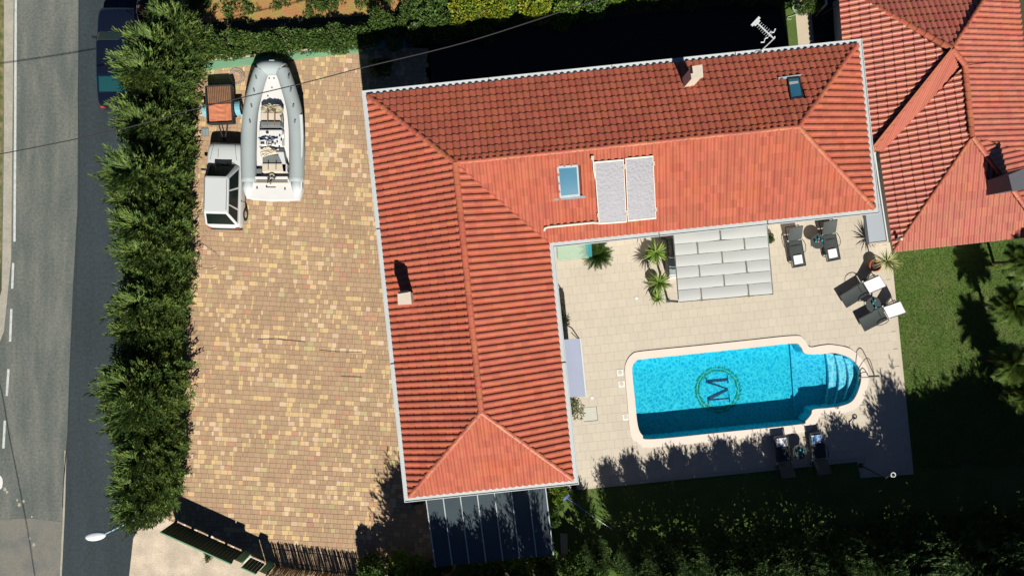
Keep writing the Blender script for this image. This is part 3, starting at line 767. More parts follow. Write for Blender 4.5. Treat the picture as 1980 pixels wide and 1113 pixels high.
# lower west slope and south slope
nr.face([GN(1729,484,2.9), GN(1702,292,2.9), GN(1862,128,4.25), GN(1880,265,4.25)], 0, ref=3)
nr.face([GN(2040,450,2.95), GN(1729,484,2.95), GN(1880,265,4.28)], 0)
nr.ridge(GN(1662,-2,3.15), apx, .13, .42, .05); nr.ridge(GN(1915,-20,3.6), apx, .09, .42)
nr.ridge(GN(1866,128,4.36), GN(1880,265,4.36), .12, .40, .0)
nr.ridge(GN(2035,470,3.1), GN(1880,265,4.34), .12, .40, .03); nr.ridge(GN(1729,484,2.95), GN(1880,265,4.3), .07, .40)
nr.ridge(GN(1866,128,4.36), apx, .13, .42, .05)
nroof = nr.finish(300, GN(1780, 250, 4))
# diagonal upper strip: raised verge roof
ua, ub, la = GN(1686,291,3.42), GN(1841,97,4.58), GN(1704,292,3.26); lb_ = GN(1865,128,4.45)
pn = (ub - ua).cross(la - ua).normalized(); pn = pn if pn.z > 0 else -pn
lb_.z = ua.z - ((lb_.x - ua.x) * pn.x + (lb_.y - ua.y) * pn.y) / pn.z
m = MB(); dn3 = Vector((0, 0, .25)); m.face([la, lb_, ub, ua]); m.face([la - dn3, lb_ - dn3, lb_, la]); m.face([ua - dn3, la - dn3, la, ua]); m.face([lb_ - dn3, ub - dn3, ub, lb_])
st_ = m.build('dormer_strip_roof', M['roof_under'], nh, world=True)
d2 = Vector((-.30, -.95)).normalized()
def hit(p, d, a, b):
    e = (b - a).xy; det = -d.x * e.y + e.x * d.y; w2 = (a - p).xy
    t1 = (-w2.x * e.y + e.x * w2.y) / det; q = p.xy + d * t1; s1 = (q - a.xy).dot(e) / e.dot(e); return t1, s1
def onp(x, y): return Vector((x, y, ua.z - ((x - ua.x) * pn.x + (y - ua.y) * pn.y) / pn.z))
for k in range(21):
    sv = (k + .5) / 13.5; p = ua + (ub - ua) * sv; t1, s1 = hit(p, d2, la, lb_)
    p0 = p.xy; q = p.xy + d2 * t1
    if sv > 1:
        te, se = hit(p, d2, ub, lb_)
        if not 0 <= se <= 1: continue
        p0 = p.xy + d2 * te
    if s1 < 0:
        te, se = hit(p, d2, ua, la)
        if 0 <= se <= 1: q = p.xy + d2 * te
    P_, Q_ = onp(*p0), onp(*q)
    if (P_ - Q_).length < .05: continue
    m = MB(); m.tube([P_ + Vector((0, 0, .01)), Q_ + Vector((0, 0, .01))], .068, 8); m.build('roof_rib', M['tile_red2'], st_, world=True)
m = MB(); m.tube([la + Vector((0, 0, .03)), lb_ + Vector((0, 0, .03))], .05, 6); m.build('verge_trim', M['tile_red'], nh, world=True)
m = MB(); m.bar(GN(1685,290,3.44), GN(1841,96,4.60), .12, .07); m.build('verge_ridge', M['ridge'], nh, world=True)
# walls
P = [GN(1640,-20), GN(1930,-40), GN(1985,420), GN(1740,455), GN(1722,300), GN(1672,285)]
wq = [(1650,-30),(1950,-60),(1990,430),(1738,466),(1716,300),(1668,290)]
m = MB(); m.prism([(GN(x, y, 2.8).x, GN(x, y, 2.8).y) for x, y in wq][::-1], 0, 1.97); m.build('wall', M['wall_white'], nh, world=True)
m = MB(); m.bar(GN(1726,486,2.88), GN(2045,451,2.88), .07, .10); m.build('eave_board', M['wall_white'], nh, world=True)
m = MB(); m.bar(GN(1701,290,2.88), GN(1727,486,2.88), .06, .10); m.build('eave_board', M['wall_white'], nh, world=True)
m = MB(); m.bar(GN(1622,-30,2.92), GN(1635,86,2.92), .05, .10); m.build('eave_board', M['wall_white'], nh, world=True)
m = MB(); m.bar(GN(1964,-30,3.08), GN(1980,130,3.08), .05, .10); m.build('eave_board', M['greenwall'], nh, world=True)
# neighbour chimney
P = [GN(x, y, 5.2) for x, y in [(1951,339),(1992,322),(2002,362),(1958,368)]]
m = MB(); m.prism([(p.x, p.y) for p in P][::-1], 2.4, 4.40); nc = m.build('chimney', M['chimdark'], nh, world=True)
c = sum(P, Vector()) / 4
m = MB(); m.prism([((c + (p - c) * 1.06).x, (c + (p - c) * 1.06).y) for p in P][::-1], 4.402, 4.47); m.build('cap', M['chimdark'], nc, world=True)

# slab canopy between the houses
t = thing('porch_canopy', G(1695, 435), 'flat pale grey porch slab roof between the two houses', 'canopy')
q = [(1672,399),(1707,396),(1715,466),(1681,470)]
P = [G(x, y, 3.0) for x, y in q]; m = MB(); m.prism([(p.x, p.y) for p in P][::-1], 2.75, 3.0); m.build('slab', pm('canopy_metal', (.38, .42, .46), .5, .05, 1), t, world=True)
m = MB(); m.bar(G(1679,471.5,2.95), G(1716,467,2.95), .06, .16); m.build('front_beam', M['path'], t, world=True)
m = MB(); m.bar(G(1690,296,3.03), G(1716,466,3.03), .05, .08); m.build('edge_trim', M['white'], t, world=True)
m = MB(); m.box(G(1712,466,1.3), (.1, .1, 2.7)); m.build('post', M['wall_white'], t, world=True)
P = [G(x, y, 2.99) for x, y in [(1684,296),(1693,295),(1707,396),(1700,397)]]; m = MB(); m.prism([(p.x, p.y) for p in P][::-1], 2.80, 2.985); m.build('side_slab', M['gutter'], t, world=True)

# ================================================================ PLANT BUILDERS
def mesh_from(name, V, F, mat):
    me = bpy.data.meshes.new(name); me.from_pydata(V, [], F); me.materials.append(mat); me.update(); return me
def sprig(V, F, p, d, up, L, w_):
    """one feathery sprig: a flat rhomb"""
    s_ = d.cross(up)
    if s_.length < 1e-4: s_ = Vector((1, 0, 0))
    s_.normalize(); n = len(V); q = p + d * L * .45
    V += [p, q + s_ * w_, p + d * L, q - s_ * w_]; F.append((n, n + 1, n + 2, n + 3))
def conifer_mesh(seed, Ht, Rd, nb=330, tw=10, top=.35, core=500, lean=.35, sc=1.0, mat=None, spiky=.5):
    r = random.Random(seed); V = []; F = []
    for b in range(nb):
        t = r.random() ** .8; z = .2 + t * (Ht * .93)
        k = z / Ht; rad = Rd * (1 - (1 - top) * k ** 2.2) * r.uniform(.72, 1.12)
        if k > .9: rad *= .7
        a = r.uniform(0, 2 * math.pi); el = lean + k * .5 + r.uniform(-.15, .25)
        d0 = Vector((math.cos(a) * math.cos(el), math.sin(a) * math.cos(el), math.sin(el)))
        base = Vector((0, 0, z)); tip_len = rad / max(.35, math.cos(el))
        if r.random() < .04: tip_len *= 1.25
        p0 = base + d0 * tip_len * .3
        side = d0.cross(Vector((0, 0, 1))).normalized(); rollv = (Vector((0, 0, 1)) + side * r.uniform(-.6, .6)).normalized()
        segs = tw
        for i in range(segs):
            f = .3 + .7 * (i + r.random() * .5) / segs
            p = base + d0 * tip_len * f + Vector((0, 0, -.12 * f * f)) + Vector((r.uniform(-1, 1), r.uniform(-1, 1), r.uniform(-1, 1))) * .04
            for s_ in (-1, 1):
                dd = (d0 * r.uniform(.7, 1.1) + side * s_ * r.uniform(.45, .95) + rollv * r.uniform(-.1, .45)).normalized()
                L = sc * r.uniform(.18, .40) * (1.25 - .6 * f)
                sprig(V, F, p, dd, rollv, L, sc * r.uniform(.015, .030))
                if r.random() < spiky:
                    p2 = p + dd * L * .5; d2 = (dd + d0 * .9).normalized(); sprig(V, F, p2, d2, rollv, L * .55, sc * .022)
        sprig(V, F, base + d0 * tip_len * .85, d0, rollv, .3 * sc, .035 * sc)
    if top < .1:
        for b in range(9):
            a = r.uniform(0, 6.28); o_ = Rd * r.uniform(.1, .75) if b else 0; zt_ = Ht * (1.0 if not b else r.uniform(.62, .92)); z0_ = zt_ - Ht * .28
            for i in range(46):
                f = i / 46; p = Vector((math.cos(a) * o_ * (1 + .1 * f), math.sin(a) * o_ * (1 + .1 * f), z0_ + (zt_ - z0_) * f)); q = r.uniform(0, 6.28)
                d = Vector((math.cos(q) * .55, math.sin(q) * .55, .8)).normalized(); sprig(V, F, p, d, Vector((r.uniform(-1, 1), r.uniform(-1, 1), .3)).normalized(), .42 * (1.15 - f * .75), .03)
    for c in range(core):
        z = r.uniform(.2, Ht * .85); a = r.uniform(0, 6.28); rr = Rd * .6 * (1 - .5 * z / Ht) * r.random() ** .5
        d = Vector((r.uniform(-1, 1), r.uniform(-1, 1), r.uniform(-.5, .8))).normalized()
        sprig(V, F, Vector((rr * math.cos(a), rr * math.sin(a), z)), d, Vector((r.uniform(-1, 1), r.uniform(-1, 1), 1)).normalized(), .4, .09)
    return V, F
def trunk_mesh(Ht, r0):
    m = MB(); rr = random.Random(int(Ht * 10))
    m.tube([(0, 0, -.05), (.03, .02, Ht * .3), (-.02, .04, Ht * .6), (0, 0, Ht * .92)], [r0, r0 * .8, r0 * .5, r0 * .12], 7)
    for k in range(14):
        z = Ht * (.15 + .05 * k); a = k * 2.4; L = .5 * (1 - .04 * k) * Ht * .22
        m.tube([(0, 0, z), (math.cos(a) * L, math.sin(a) * L, z + .3 * L)], [r0 * .3, .01], 4)
    me = bpy.data.meshes.new('trunk'); me.from_pydata(m.v, [], m.f); me.materials.append(M['bark']); me.update(); return me
def add_mesh_obj(name, me, parent, loc=(0, 0, 0), rot=(0, 0, 0), sc=1):
    o = bpy.data.objects.new(name, me); COL.objects.link(o); o.parent = parent; o.location = loc; o.rotation_euler = rot
    o.scale = (sc, sc, sc) if isinstance(sc, (int, float)) else sc; return o
CON = [mesh_from('crown', *conifer_mesh(s, 3.9, 1.30, 430, 10, .60, 400, sc=1.05), M['conifer']) for s in (1, 2, 3, 4, 5)]
TRK = trunk_mesh(3.9, .12)
# hedge row of conifers beside the driveway
rt = random.Random(21)
hy = [64] + [112 + i * 47.6 for i in range(19)]
hx = [352, 330, 316] + [310 - i * 1.2 + rt.uniform(-7, 7) for i in range(17)]
ords = ['northernmost', 'second', 'third', 'fourth', 'fifth', 'sixth', 'seventh', 'eighth', 'ninth', 'tenth', 'eleventh', 'twelfth', 'thirteenth', 'fourteenth', 'fifteenth', 'sixteenth', 'seventeenth', 'eighteenth', 'nineteenth', 'southernmost']
near = ['hanging over the dark blue car', 'beside the dark blue car boot', 'beside the rusty trailer', 'beside the trailer drawbar', 'beside the white car bonnet', 'beside the white car roof', 'beside the white car rear', 'beside the pale hose loops'] + ['along the open driveway'] * 10 + ['close to the street lamp', 'behind the street lamp arm']
desc = [o_ + ' conifer of the tall row by the road, ' + n_ for o_, n_ in zip(ords, near)]
rt = random.Random(21)
for i, (x, y) in enumerate(zip(hx, hy)):
    sc_ = .98 + rt.uniform(-.14, .14)
    if i == len(hy) - 1: sc_ = .9
    t = thing('conifer_tree', G(x, y, 2.2) * 1, desc[i], 'conifer', 'conifers in the tall row by the road', rz=rt.uniform(0, 6.28)); t.location.z = 0
    add_mesh_obj('trunk', TRK, t, sc=sc_); add_mesh_obj('crown', CON[(i * 3) % 5], t, sc=(sc_ * .95, sc_ * .95, sc_ * rt.uniform(.92, 1.08)))

# tall conifers along the south edge, casting their shade over the terrace
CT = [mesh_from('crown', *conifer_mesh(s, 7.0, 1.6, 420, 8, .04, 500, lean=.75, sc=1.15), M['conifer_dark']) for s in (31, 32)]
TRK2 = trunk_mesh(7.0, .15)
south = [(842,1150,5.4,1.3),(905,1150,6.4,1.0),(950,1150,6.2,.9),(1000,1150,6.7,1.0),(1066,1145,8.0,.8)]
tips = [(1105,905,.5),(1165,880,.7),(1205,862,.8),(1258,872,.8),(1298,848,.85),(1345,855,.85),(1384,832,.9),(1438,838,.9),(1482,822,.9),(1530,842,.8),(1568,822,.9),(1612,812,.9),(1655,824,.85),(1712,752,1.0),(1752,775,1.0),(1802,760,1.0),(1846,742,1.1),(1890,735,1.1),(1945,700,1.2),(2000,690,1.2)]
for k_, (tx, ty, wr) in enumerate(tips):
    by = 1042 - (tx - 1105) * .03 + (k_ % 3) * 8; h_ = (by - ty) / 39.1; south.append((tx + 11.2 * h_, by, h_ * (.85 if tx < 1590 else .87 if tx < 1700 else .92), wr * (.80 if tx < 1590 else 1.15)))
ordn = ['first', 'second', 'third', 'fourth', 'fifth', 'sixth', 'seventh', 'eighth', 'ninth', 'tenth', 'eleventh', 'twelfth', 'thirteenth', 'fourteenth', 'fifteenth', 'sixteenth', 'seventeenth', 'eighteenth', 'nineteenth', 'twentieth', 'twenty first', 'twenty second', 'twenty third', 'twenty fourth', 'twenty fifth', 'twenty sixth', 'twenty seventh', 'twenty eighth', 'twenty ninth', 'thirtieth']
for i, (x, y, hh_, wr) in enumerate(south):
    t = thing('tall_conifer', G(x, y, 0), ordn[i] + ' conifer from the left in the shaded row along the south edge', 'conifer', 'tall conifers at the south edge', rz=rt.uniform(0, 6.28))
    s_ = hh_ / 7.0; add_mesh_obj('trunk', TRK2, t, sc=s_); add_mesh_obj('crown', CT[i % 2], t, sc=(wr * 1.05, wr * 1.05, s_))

# broadleaf shrubs
def shrub_mesh(seed, rx, ry, h, n, ls=.10, flat=.6, lumps=9):
    r = random.Random(seed); V = []; F = []
    lum = [(Vector((r.uniform(-.75, .75) * rx, r.uniform(-.75, .75) * ry, h * r.uniform(.35, .75))), r.uniform(.28, .55)) for _ in range(lumps)]
    for i in range(n):
        c, q = r.choice(lum); d = Vector((r.gauss(0, 1), r.gauss(0, 1), r.gauss(0, .8) + .35)).normalized()
        p = c + Vector((d.x * rx * q, d.y * ry * q, d.z * h * q * .8)) * r.uniform(.75, 1.08)
        if p.z < .03: p.z = r.uniform(.03, .3)
        dd = (d + Vector((r.uniform(-1, 1), r.uniform(-1, 1), r.uniform(-.3, .8))) * .9).normalized()
        up = (d + Vector((r.uniform(-1, 1), r.uniform(-1, 1), r.uniform(-.2, 1))) * .6).normalized()
        sprig(V, F, p, dd, up, ls * r.uniform(.7, 1.4), ls * .28 * r.uniform(.8, 1.3))
    return V, F
def stems(h, n=7, sp=.3):
    m = MB()
    for k in range(n):
        a = k * 2.4; m.tube([(0, 0, -.02), (math.cos(a) * sp * .5, math.sin(a) * sp * .5, h * .5), (math.cos(a) * sp, math.sin(a) * sp, h * .85)], [.03, .02, .008], 5)
    me = bpy.data.meshes.new('stem'); me.from_pydata(m.v, [], m.f); me.materials.append(M['bark']); me.update(); return me
STM = stems(1.3)
def shrub(name, px, py, z, me, label, cat, group=None, sc=1, rz=None, base=0):
    t = thing(name, G(px, py, z), label, cat, group, rz=rt.uniform(0, 6.28) if rz is None else rz); t.location.z = base
    add_mesh_obj('foliage', me, t, sc=sc); add_mesh_obj('stem', STM, t, sc=sc if isinstance(sc, (int, float)) else 1); return t
IVY = [mesh_from('foliage', *shrub_mesh(s, 1.15, .85, 1.5, 5200, .13), M['leaf_mid']) for s in (41, 42)]
ivl = ['leafy green hedge bush at the far west end above the driveway', 'leafy green hedge bush north of the utility trailer', 'leafy green hedge bush just left of the boat bow', 'leafy green hedge bush directly above the boat bow', 'leafy green hedge bush just right of the boat bow', 'leafy green hedge bush above the low green wall', 'leafy green hedge bush at the shadow edge by the green wall']
for i, (x, y) in enumerate([(392,72),(445,76),(500,74),(548,72),(598,68),(645,64),(684,60)]):
    shrub('hedge_bush', x, y + 8, .8, IVY[i % 2], ivl[i], 'hedge bush', 'leafy hedge along the north wall', sc=(1.0, .72, .78), rz=rt.choice((0, 3.14)) + rt.uniform(-.2, .2))
for i, (x, y) in enumerate([(745,48),(800,40),(860,46),(925,40)]):
    shrub('shaded_bush', x, y + 8, .6, IVY[i % 2], ordn[i] + ' bush from the left in the deep shade behind the green wall', 'bush', 'bushes in the shade behind the house', sc=.8)
YEL = [mesh_from('foliage', *shrub_mesh(s, 1.0, .8, 1.5, 4600, .15), M['leaf_yellow']) for s in (51, 52)]
GRN = [mesh_from('foliage', *shrub_mesh(s, 1.0, .8, 1.5, 4600, .14), M['leaf_bright']) for s in (53,)]
DRK = [mesh_from('foliage', *shrub_mesh(s, 1.1, .95, 1.7, 5200, .14), M['leaf_dark']) for s in (54, 55)]
for i, (x, y, me, lb) in enumerate([(840,8,DRK[0],'bluish green bush left of the yellow bushes at the top edge'),(893,12,YEL[0],'yellow leaved bush at the top edge, leftmost of the yellow ones'),(938,10,YEL[1],'yellow leaved bush at the top edge, brightest of all'),(985,4,GRN[0],'bright green bush right of the yellow bushes at the top edge'),(1035,2,YEL[0],'yellow green bush right of the middle of the top edge row'),(1085,0,GRN[0],'bright green bush in the top edge row, third from its right end'),(1140,-6,DRK[1],'dark green bush in the top edge row, second from its right end'),(1195,-12,GRN[0],'bright green bush at the right end of the top edge row')]):
    shrub('garden_bush', x, y, 1.0, me, lb, 'bush', 'bushes along the top edge', sc=.95)
for i in range(10):
    shrub('back_bush', 1250 + i * 30, -14 - i * 1.5, .6, DRK[i % 2], ordn[i] + ' dark bush from the left beyond the shaded yard', 'bush', 'dark bushes behind the yard', sc=.7)
shrub('corner_bush', 1580, -4, .8, IVY[0], 'green bush by the end of the concrete garden path', 'bush', sc=.6)
# weeds on the orange soil
WEED = mesh_from('foliage', *shrub_mesh(61, .45, .4, .35, 320, .11, lumps=6), M['leaf_mid'])
WEED2 = mesh_from('foliage', *shrub_mesh(62, .5, .45, .3, 260, .10, lumps=6), M['leaf_yellow'])
rw = random.Random(9)
V = []; F = []
for i in range(60):
    x = rw.uniform(365, 830); y = rw.uniform(-20, 34); src = WEED if rw.random() < .6 else WEED2
    Mx = Matrix.Translation(G(x, y, 0)) @ Matrix.Rotation(rw.uniform(0, 6), 4, 'Z') @ Matrix.Scale(rw.uniform(.3, .95), 4); k = len(V)
    V += [Mx @ v.co for v in src.vertices]; F += [[k + q for q in p.vertices] for p in src.polygons]
o = bpy.data.objects.new('weeds', mesh_from('weeds', V, F, M['leaf_mid'])); COL.objects.link(o); tag(o, 'green weeds scattered over the orange soil at the top', 'weeds', kind='stuff')
# shrubs at the south end
LOW = [mesh_from('foliage', *shrub_mesh(s, 1.0, .9, 1.9, 4200, .15), M['leaf_dark']) for s in (71, 72)]
LOWG = mesh_from('foliage', *shrub_mesh(73, 1.0, .9, 1.9, 3600, .16), M['leaf_bright'])
sb = []
for i in range(24):
    x = 735 + i * 54; y = 1106 + rt.uniform(-10, 12) - (16 if x > 1500 else 0)
    sb.append((x, y, rt.uniform(.62, .95)))
for i, (x, y, s_) in enumerate(sb):
    shrub('garden_shrub', x, y, .8, LOWG if i % 4 == 1 else LOW[i % 2], ordn[i] + ' leafy shrub from the left in the row along the bottom edge', 'shrub', 'shrubs along the south edge', sc=s_)
shrub('driveway_shrub', 1080, 962, .9, LOWG, 'yellow green shrub beside the carport and the terrace corner', 'shrub', sc=.5)
shrub('driveway_shrub', 1076, 1000, .9, LOW[0], 'dark shrub along the right side of the carport', 'shrub', sc=.5)
shrub('driveway_shrub', 806, 962, .9, LOW[1], 'shrub in the shadow left of the carport', 'shrub', sc=.42)
shrub('yard_bush', 735, 128, .8, LOW[1], 'dark bush against the north wall of the house by its corner', 'bush', sc=.55)
shrub('terrace_bush', 1490, 458, .5, IVY[1], 'small green bush at the right side of the pergola', 'bush', sc=.26)
OLV = mesh_from('foliage', *shrub_mesh(81, .55, .55, 1.6, 900, .12, lumps=12), M['olive'])
shrub('olive_bush', 1108, 790, 1.2, OLV, 'grey green olive bush below the blue grey awning', 'olive bush', sc=.95)
shrub('olive_bush', 1088, 622, 1.2, mesh_from('foliage', *shrub_mesh(82, .4, .4, 1.4, 450, .11), M['leaf_mid']), 'green wall bush in the awning shadow beside the house', 'bush', sc=.9)
shrub('olive_bush', 1081, 585, 1.0, mesh_from('foliage', *shrub_mesh(83, .3, .3, 1.2, 160, .11), M['olive']), 'thin sparse bush beside the gutter above the awning', 'bush', sc=.8)
shrub('lot_weed', 403, 1077, .1, WEED, 'lone green weed on the pale gravel lot', 'weed', sc=.55)

# ---------------------------------------------------------------- rosette plants
def blade_mesh(name, L, w_, droop, mat, segs=4, fold=.2, leaflets=0):
    V = []; F = []
    if not leaflets:
        for i in range(segs + 1):
            t = i / segs; ww = w_ * (.45 + 1.2 * t * (1 - t) * 1.6) * (1 - t ** 4 * .95); z = -droop * t * t * L
            V += [(L * t * (1 - .15 * droop * t), -ww, z + ww * fold), (L * t * (1 - .15 * droop * t), 0, z), (L * t * (1 - .15 * droop * t), ww, z + ww * fold)]
        for i in range(segs):
            a = i * 3; F += [(a, a + 1, a + 4, a + 3), (a + 1, a + 2, a + 5, a + 4)]
    else:
        n = leaflets; P = lambda t: Vector((L * t * (1 - .15 * droop * t), 0, -droop * t * t * L))
        for i in range(n):
            t = .12 + .88 * i / n; p = P(t); k = len(V); s_ = w_ * (1 - abs(t - .45) * 1.1)
            for sg in (-1, 1):
                k = len(V); d = Vector((.55, sg, .12)).normalized(); q = Vector((1, 0, 0)) * (.014 if w_ < .2 else .030)
                V += [p - q, p + q, p + d * s_ + Vector((0, 0, -.02))]; F.append((k, k + 1, k + 2))
        k = len(V); V += [P(0) + Vector((0, .01, 0)), P(0) - Vector((0, .01, 0)), P(.5) - Vector((0, .008, 0)), P(1), P(.5) + Vector((0, .008, 0))]; F.append((k, k + 1, k + 2, k + 3, k + 4))
    return mesh_from(name, V, F, mat)
def rosette(parent, mesh, n, z, el0, el1, seed, sc=(.75, 1.1), name='leaf', c=(0, 0)):
    r = random.Random(seed)
    for i in range(n):
        f = (i + .5) / n; el = el0 + (el1 - el0) * f; a = i * 2.39996 + r.uniform(-.15, .15)
        o = bpy.data.objects.new(name, mesh); COL.objects.link(o); o.parent = parent; o.location = (c[0], c[1], z)
        o.rotation_euler = (0, -R(el), a); s_ = r.uniform(*sc); o.scale = (s_, s_, s_)
def pot(parent, r, h, mat):
    m = MB(); m.lathe((0, 0, 0), [(r * .72, 0), (r, h), (r * 1.07, h), (r * 1.07, h + .03), (r * .92, h + .03), (r * .9, h - .05)], 20, cap0=True); p = m.build('pot', mat, parent, smooth=False)
    m = MB(); m.cyl((0, 0, h - .06), r * .91, .01, 20); m.build('soil', M['potsoil'], p)
def trunk(parent, h, r, c=(0, 0)):
    m = MB(); m.tube([(0, 0, .05), (c[0] * .5, c[1] * .5, h * .5), (c[0], c[1], h)], [r, r * .9, r * .8], 8); m.build('trunk', M['bark'], parent)
BL_Y = blade_mesh('leaf', .70, .036, .35, M['yucca']); BL_A = blade_mesh('leaf', .72, .03, .25, M['agave']); BL_C = blade_mesh('frond', .74, .14, .55, M['cycad'], leaflets=24)
t = thing('cycad', G(1155, 493, .5) - Vector((0, 0, .5)), 'round dark green cycad palm beside the glass canopy', 'cycad')
pot(t, .24, .3, M['greypot']); rosette(t, BL_C, 84, .42, 0, 75, 1, name='frond')
for (x, y, z, n, sc_, sd_, lb, pr) in [(1268,489,1.45,52,(.75,1.1),2,'bright green yucca in a pot left of the pergola, northernmost of three',.30),(1274,546,1.35,60,(.7,1.1),3,'bright green yucca left of the pergola, middle one of three',.27),(1271,576,.7,30,(.55,.8),4,'small darker yucca left of the pergola, southernmost of three',.18)]:
    t = thing('potted_yucca', G(x, y, z) - Vector((0, 0, z)), lb, 'yucca', 'yuccas left of the pergola')
    pot(t, pr, .42, M['greypot']); trunk(t, z - .05, .05); rosette(t, BL_Y, n, z - .05, -5, 78, sd_, sc_)
P0 = G(1692.8, 513, .42); P1 = G(1715, 506, 1.3)
t = thing('potted_agave', P0 - Vector((0, 0, .42)), 'spiky variegated plant in a round terracotta pot at the lawn edge', 'potted plant')
pot(t, .28, .42, M['terracotta']); trunk(t, 1.25, .035, (P1.x - P0.x, P1.y - P0.y)); rosette(t, BL_A, 58, 1.25, -8, 80, 5, (.7, 1.05), c=(P1.x - P0.x, P1.y - P0.y))
BL_P = blade_mesh('frond', 1.15, .50, .35, M['palmleaf'], leaflets=26)
for (x, y, z, n, sd_, lb) in [(1962,592,2.1,30,11,'young fan palm at the right edge of the lawn, middle one of the row'),(1990,505,2.3,30,12,'young fan palm at the right edge of the lawn, nearest the neighbouring roof'),(1963,706,1.9,26,13,'young fan palm at the right edge of the lawn, with pale upright fronds'),(1985,765,1.6,24,14,'young fan palm low on the right edge, just above the tree shade')]:
    t = thing('fan_palm', G(x, y, z) - Vector((0, 0, z)), lb, 'palm', 'palms at the right edge of the lawn')
    trunk(t, z, .08); rosette(t, BL_P, n + 16, z, -30, 75, sd_, (.65, 1.0), name='frond')

# grass blades over the lawn in view
V = []; F = []; rg = random.Random(77); lawnp = Q([(1724,486),(1990,455),(1990,900),(1768,905),(1745,700)])
xs = [p.x for p in lawnp]; ys = [p.y for p in lawnp]; cnt = 0
while cnt < 42000:
    x = rg.uniform(min(xs), max(xs)); y = rg.uniform(min(ys), max(ys))
    if not inpoly(x, y, lawnp): continue
    a = rg.uniform(0, 6.28); q = Vector((math.cos(a), math.sin(a), 0)) * .014; lx, ly = rg.uniform(-.05, .05), rg.uniform(-.05, .05)
    k = len(V); V += [Vector((x, y, .006)) - q, Vector((x, y, .006)) + q, Vector((x + lx, y + ly, rg.uniform(.03, .075)))]; F.append((k, k + 1, k + 2)); cnt += 1
o = bpy.data.objects.new('lawn_grass', mesh_from('lawn_grass', V, F, M['grass'])); COL.objects.link(o); tag(o, 'short green lawn grass right of the terrace', 'grass', kind='stuff')

# ================================================================ WALLS AND FENCES
t = thing('low_wall', G(550, 110), 'low green painted garden wall with a pale ledge along the north driveway edge', 'wall')
def band(pts_a, pts_b, z0, z1, name, mat, parent):
    P = [G(x, y, z1) for x, y in pts_a] + [G(x, y, z1) for x, y in pts_b[::-1]]
    m = MB(); m.prism([(p.x, p.y) for p in P][::-1], z0, z1); return m.build(name, mat, parent, world=True)
band([(388,121),(470,113),(600,98),(700,88)], [(388,131),(470,121.5),(600,105.5),(700,95)], 0, .5, 'wall', M['greenwall'], t)
band([(384,111),(470,107),(600,94),(700,82)], [(388,120.5),(470,112.6),(600,97.6),(700,87.6)], 0, .47, 'ledge', M['path'], t)
t = thing('shaded_wall', G(750, 80), 'green low wall continuing into the house shadow, its shade painted blue green', 'wall')  # same green wall carried on, its shade put into darker, bluer colours
band([(702,78),(800,69)], [(703,92),(797,82)], 0, .55, 'wall', M['bluegreen'], t); band([(701,66),(790,57)], [(701,77.6),(799,68.6)], 0, .5, 'ledge', M['greendark'], t)
t = thing('planter_box', G(661, 86), 'small rusty planter box on the ledge of the green wall', 'planter')
m = MB(); m.box(G(661, 87, .58), (.45, .2, .2), rz=R(5)); m.build('box', M['rust'], t, world=True); m = MB(); m.box(G(661, 87, .69), (.40, .15, .02), rz=R(5)); m.build('soil', M['leaf_mid'], t, world=True)
t = thing('green_tarp', G(677, 76), 'folded green tarpaulin beside the planter box', 'tarpaulin')
m = MB(); m.box(G(678, 77, .62), (.95, .16, .08), rz=R(6)); m.build('fold', M['greenpaint'], t, world=True, bevel=.02); m = MB(); m.box(G(672, 78.5, .67), (.5, .08, .05), rz=R(12)); m.build('fold', M['bluegreen'], t, world=True)
# sliding gate
t = thing('sliding_gate', G(395, 1035), 'long dark green sliding gate between the gravel lot and the driveway', 'gate')
Ga, Gb = G(309, 1028, 1.55), G(447, 1090, 1.55); d = Gb - Ga; L_ = d.length; ga_ = math.atan2(d.y, d.x)
NG = 22
gp = MB(); gp.box((0, 0, 0), (L_ / NG - .012, .03, 1.4)); pmg = bpy.data.meshes.new('gate_board'); pmg.from_pydata(gp.v, [], gp.f); pmg.materials.append(M['greendark']); pmg.update()
for k in range(NG):
    c = Ga.lerp(Gb, (k + .5) / NG); o = bpy.data.objects.new('gate_board', pmg); COL.objects.link(o); o.parent = t; o.location = Vector((c.x, c.y, .82)) - t.location; o.rotation_euler = (0, 0, ga_)
m = MB(); m.bar((Ga.x, Ga.y, 1.545), (Gb.x, Gb.y, 1.545), .055, .05); m.build('top_rail', M['greenwall'], t, world=True)
m = MB(); 
for k in range(5): 
    c = Ga.lerp(Gb, .01 + k * .245); m.box((c.x, c.y, .065), (.12, .06, .12), rz=ga_)
m.build('wheel_housing', M['greendark'], t, world=True)
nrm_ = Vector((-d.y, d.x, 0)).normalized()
m = MB(); m.bar(Vector((Ga.x, Ga.y, .022)) + nrm_ * .05, Vector((Gb.x, Gb.y, .022)) + nrm_ * .05, .22, .012); o = m.build('sunlit_gap_strip', M['lid'], None, kind='structure')  # pale strip painting the line of sunlight that passes under the gate
for (x, y, lb) in [(457, 1090, 'pale gate pillar at the right end of the sliding gate'), (504, 1112, 'pale gate pillar right of the small gate at the bottom edge')]:
    t2 = thing('gate_pillar', G(x, y, 1.4) - Vector((0, 0, 1.4)), lb, 'pillar', 'pale gate pillars', rz=ga_)
    m = MB(); m.box((0, 0, .66), (.30, .28, 1.32)); m.build('shaft', M['greenwall'], t2); m = MB(); m.box((0, 0, 1.36), (.40, .30, .08)); m.build('cap', M['path'], t2)
t = thing('small_gate', G(484, 1098), 'small dark green pedestrian gate between two pale pillars', 'gate')
Sa, Sb = G(466, 1096, 1.3), G(495, 1109, 1.3)
d = Sb - Sa
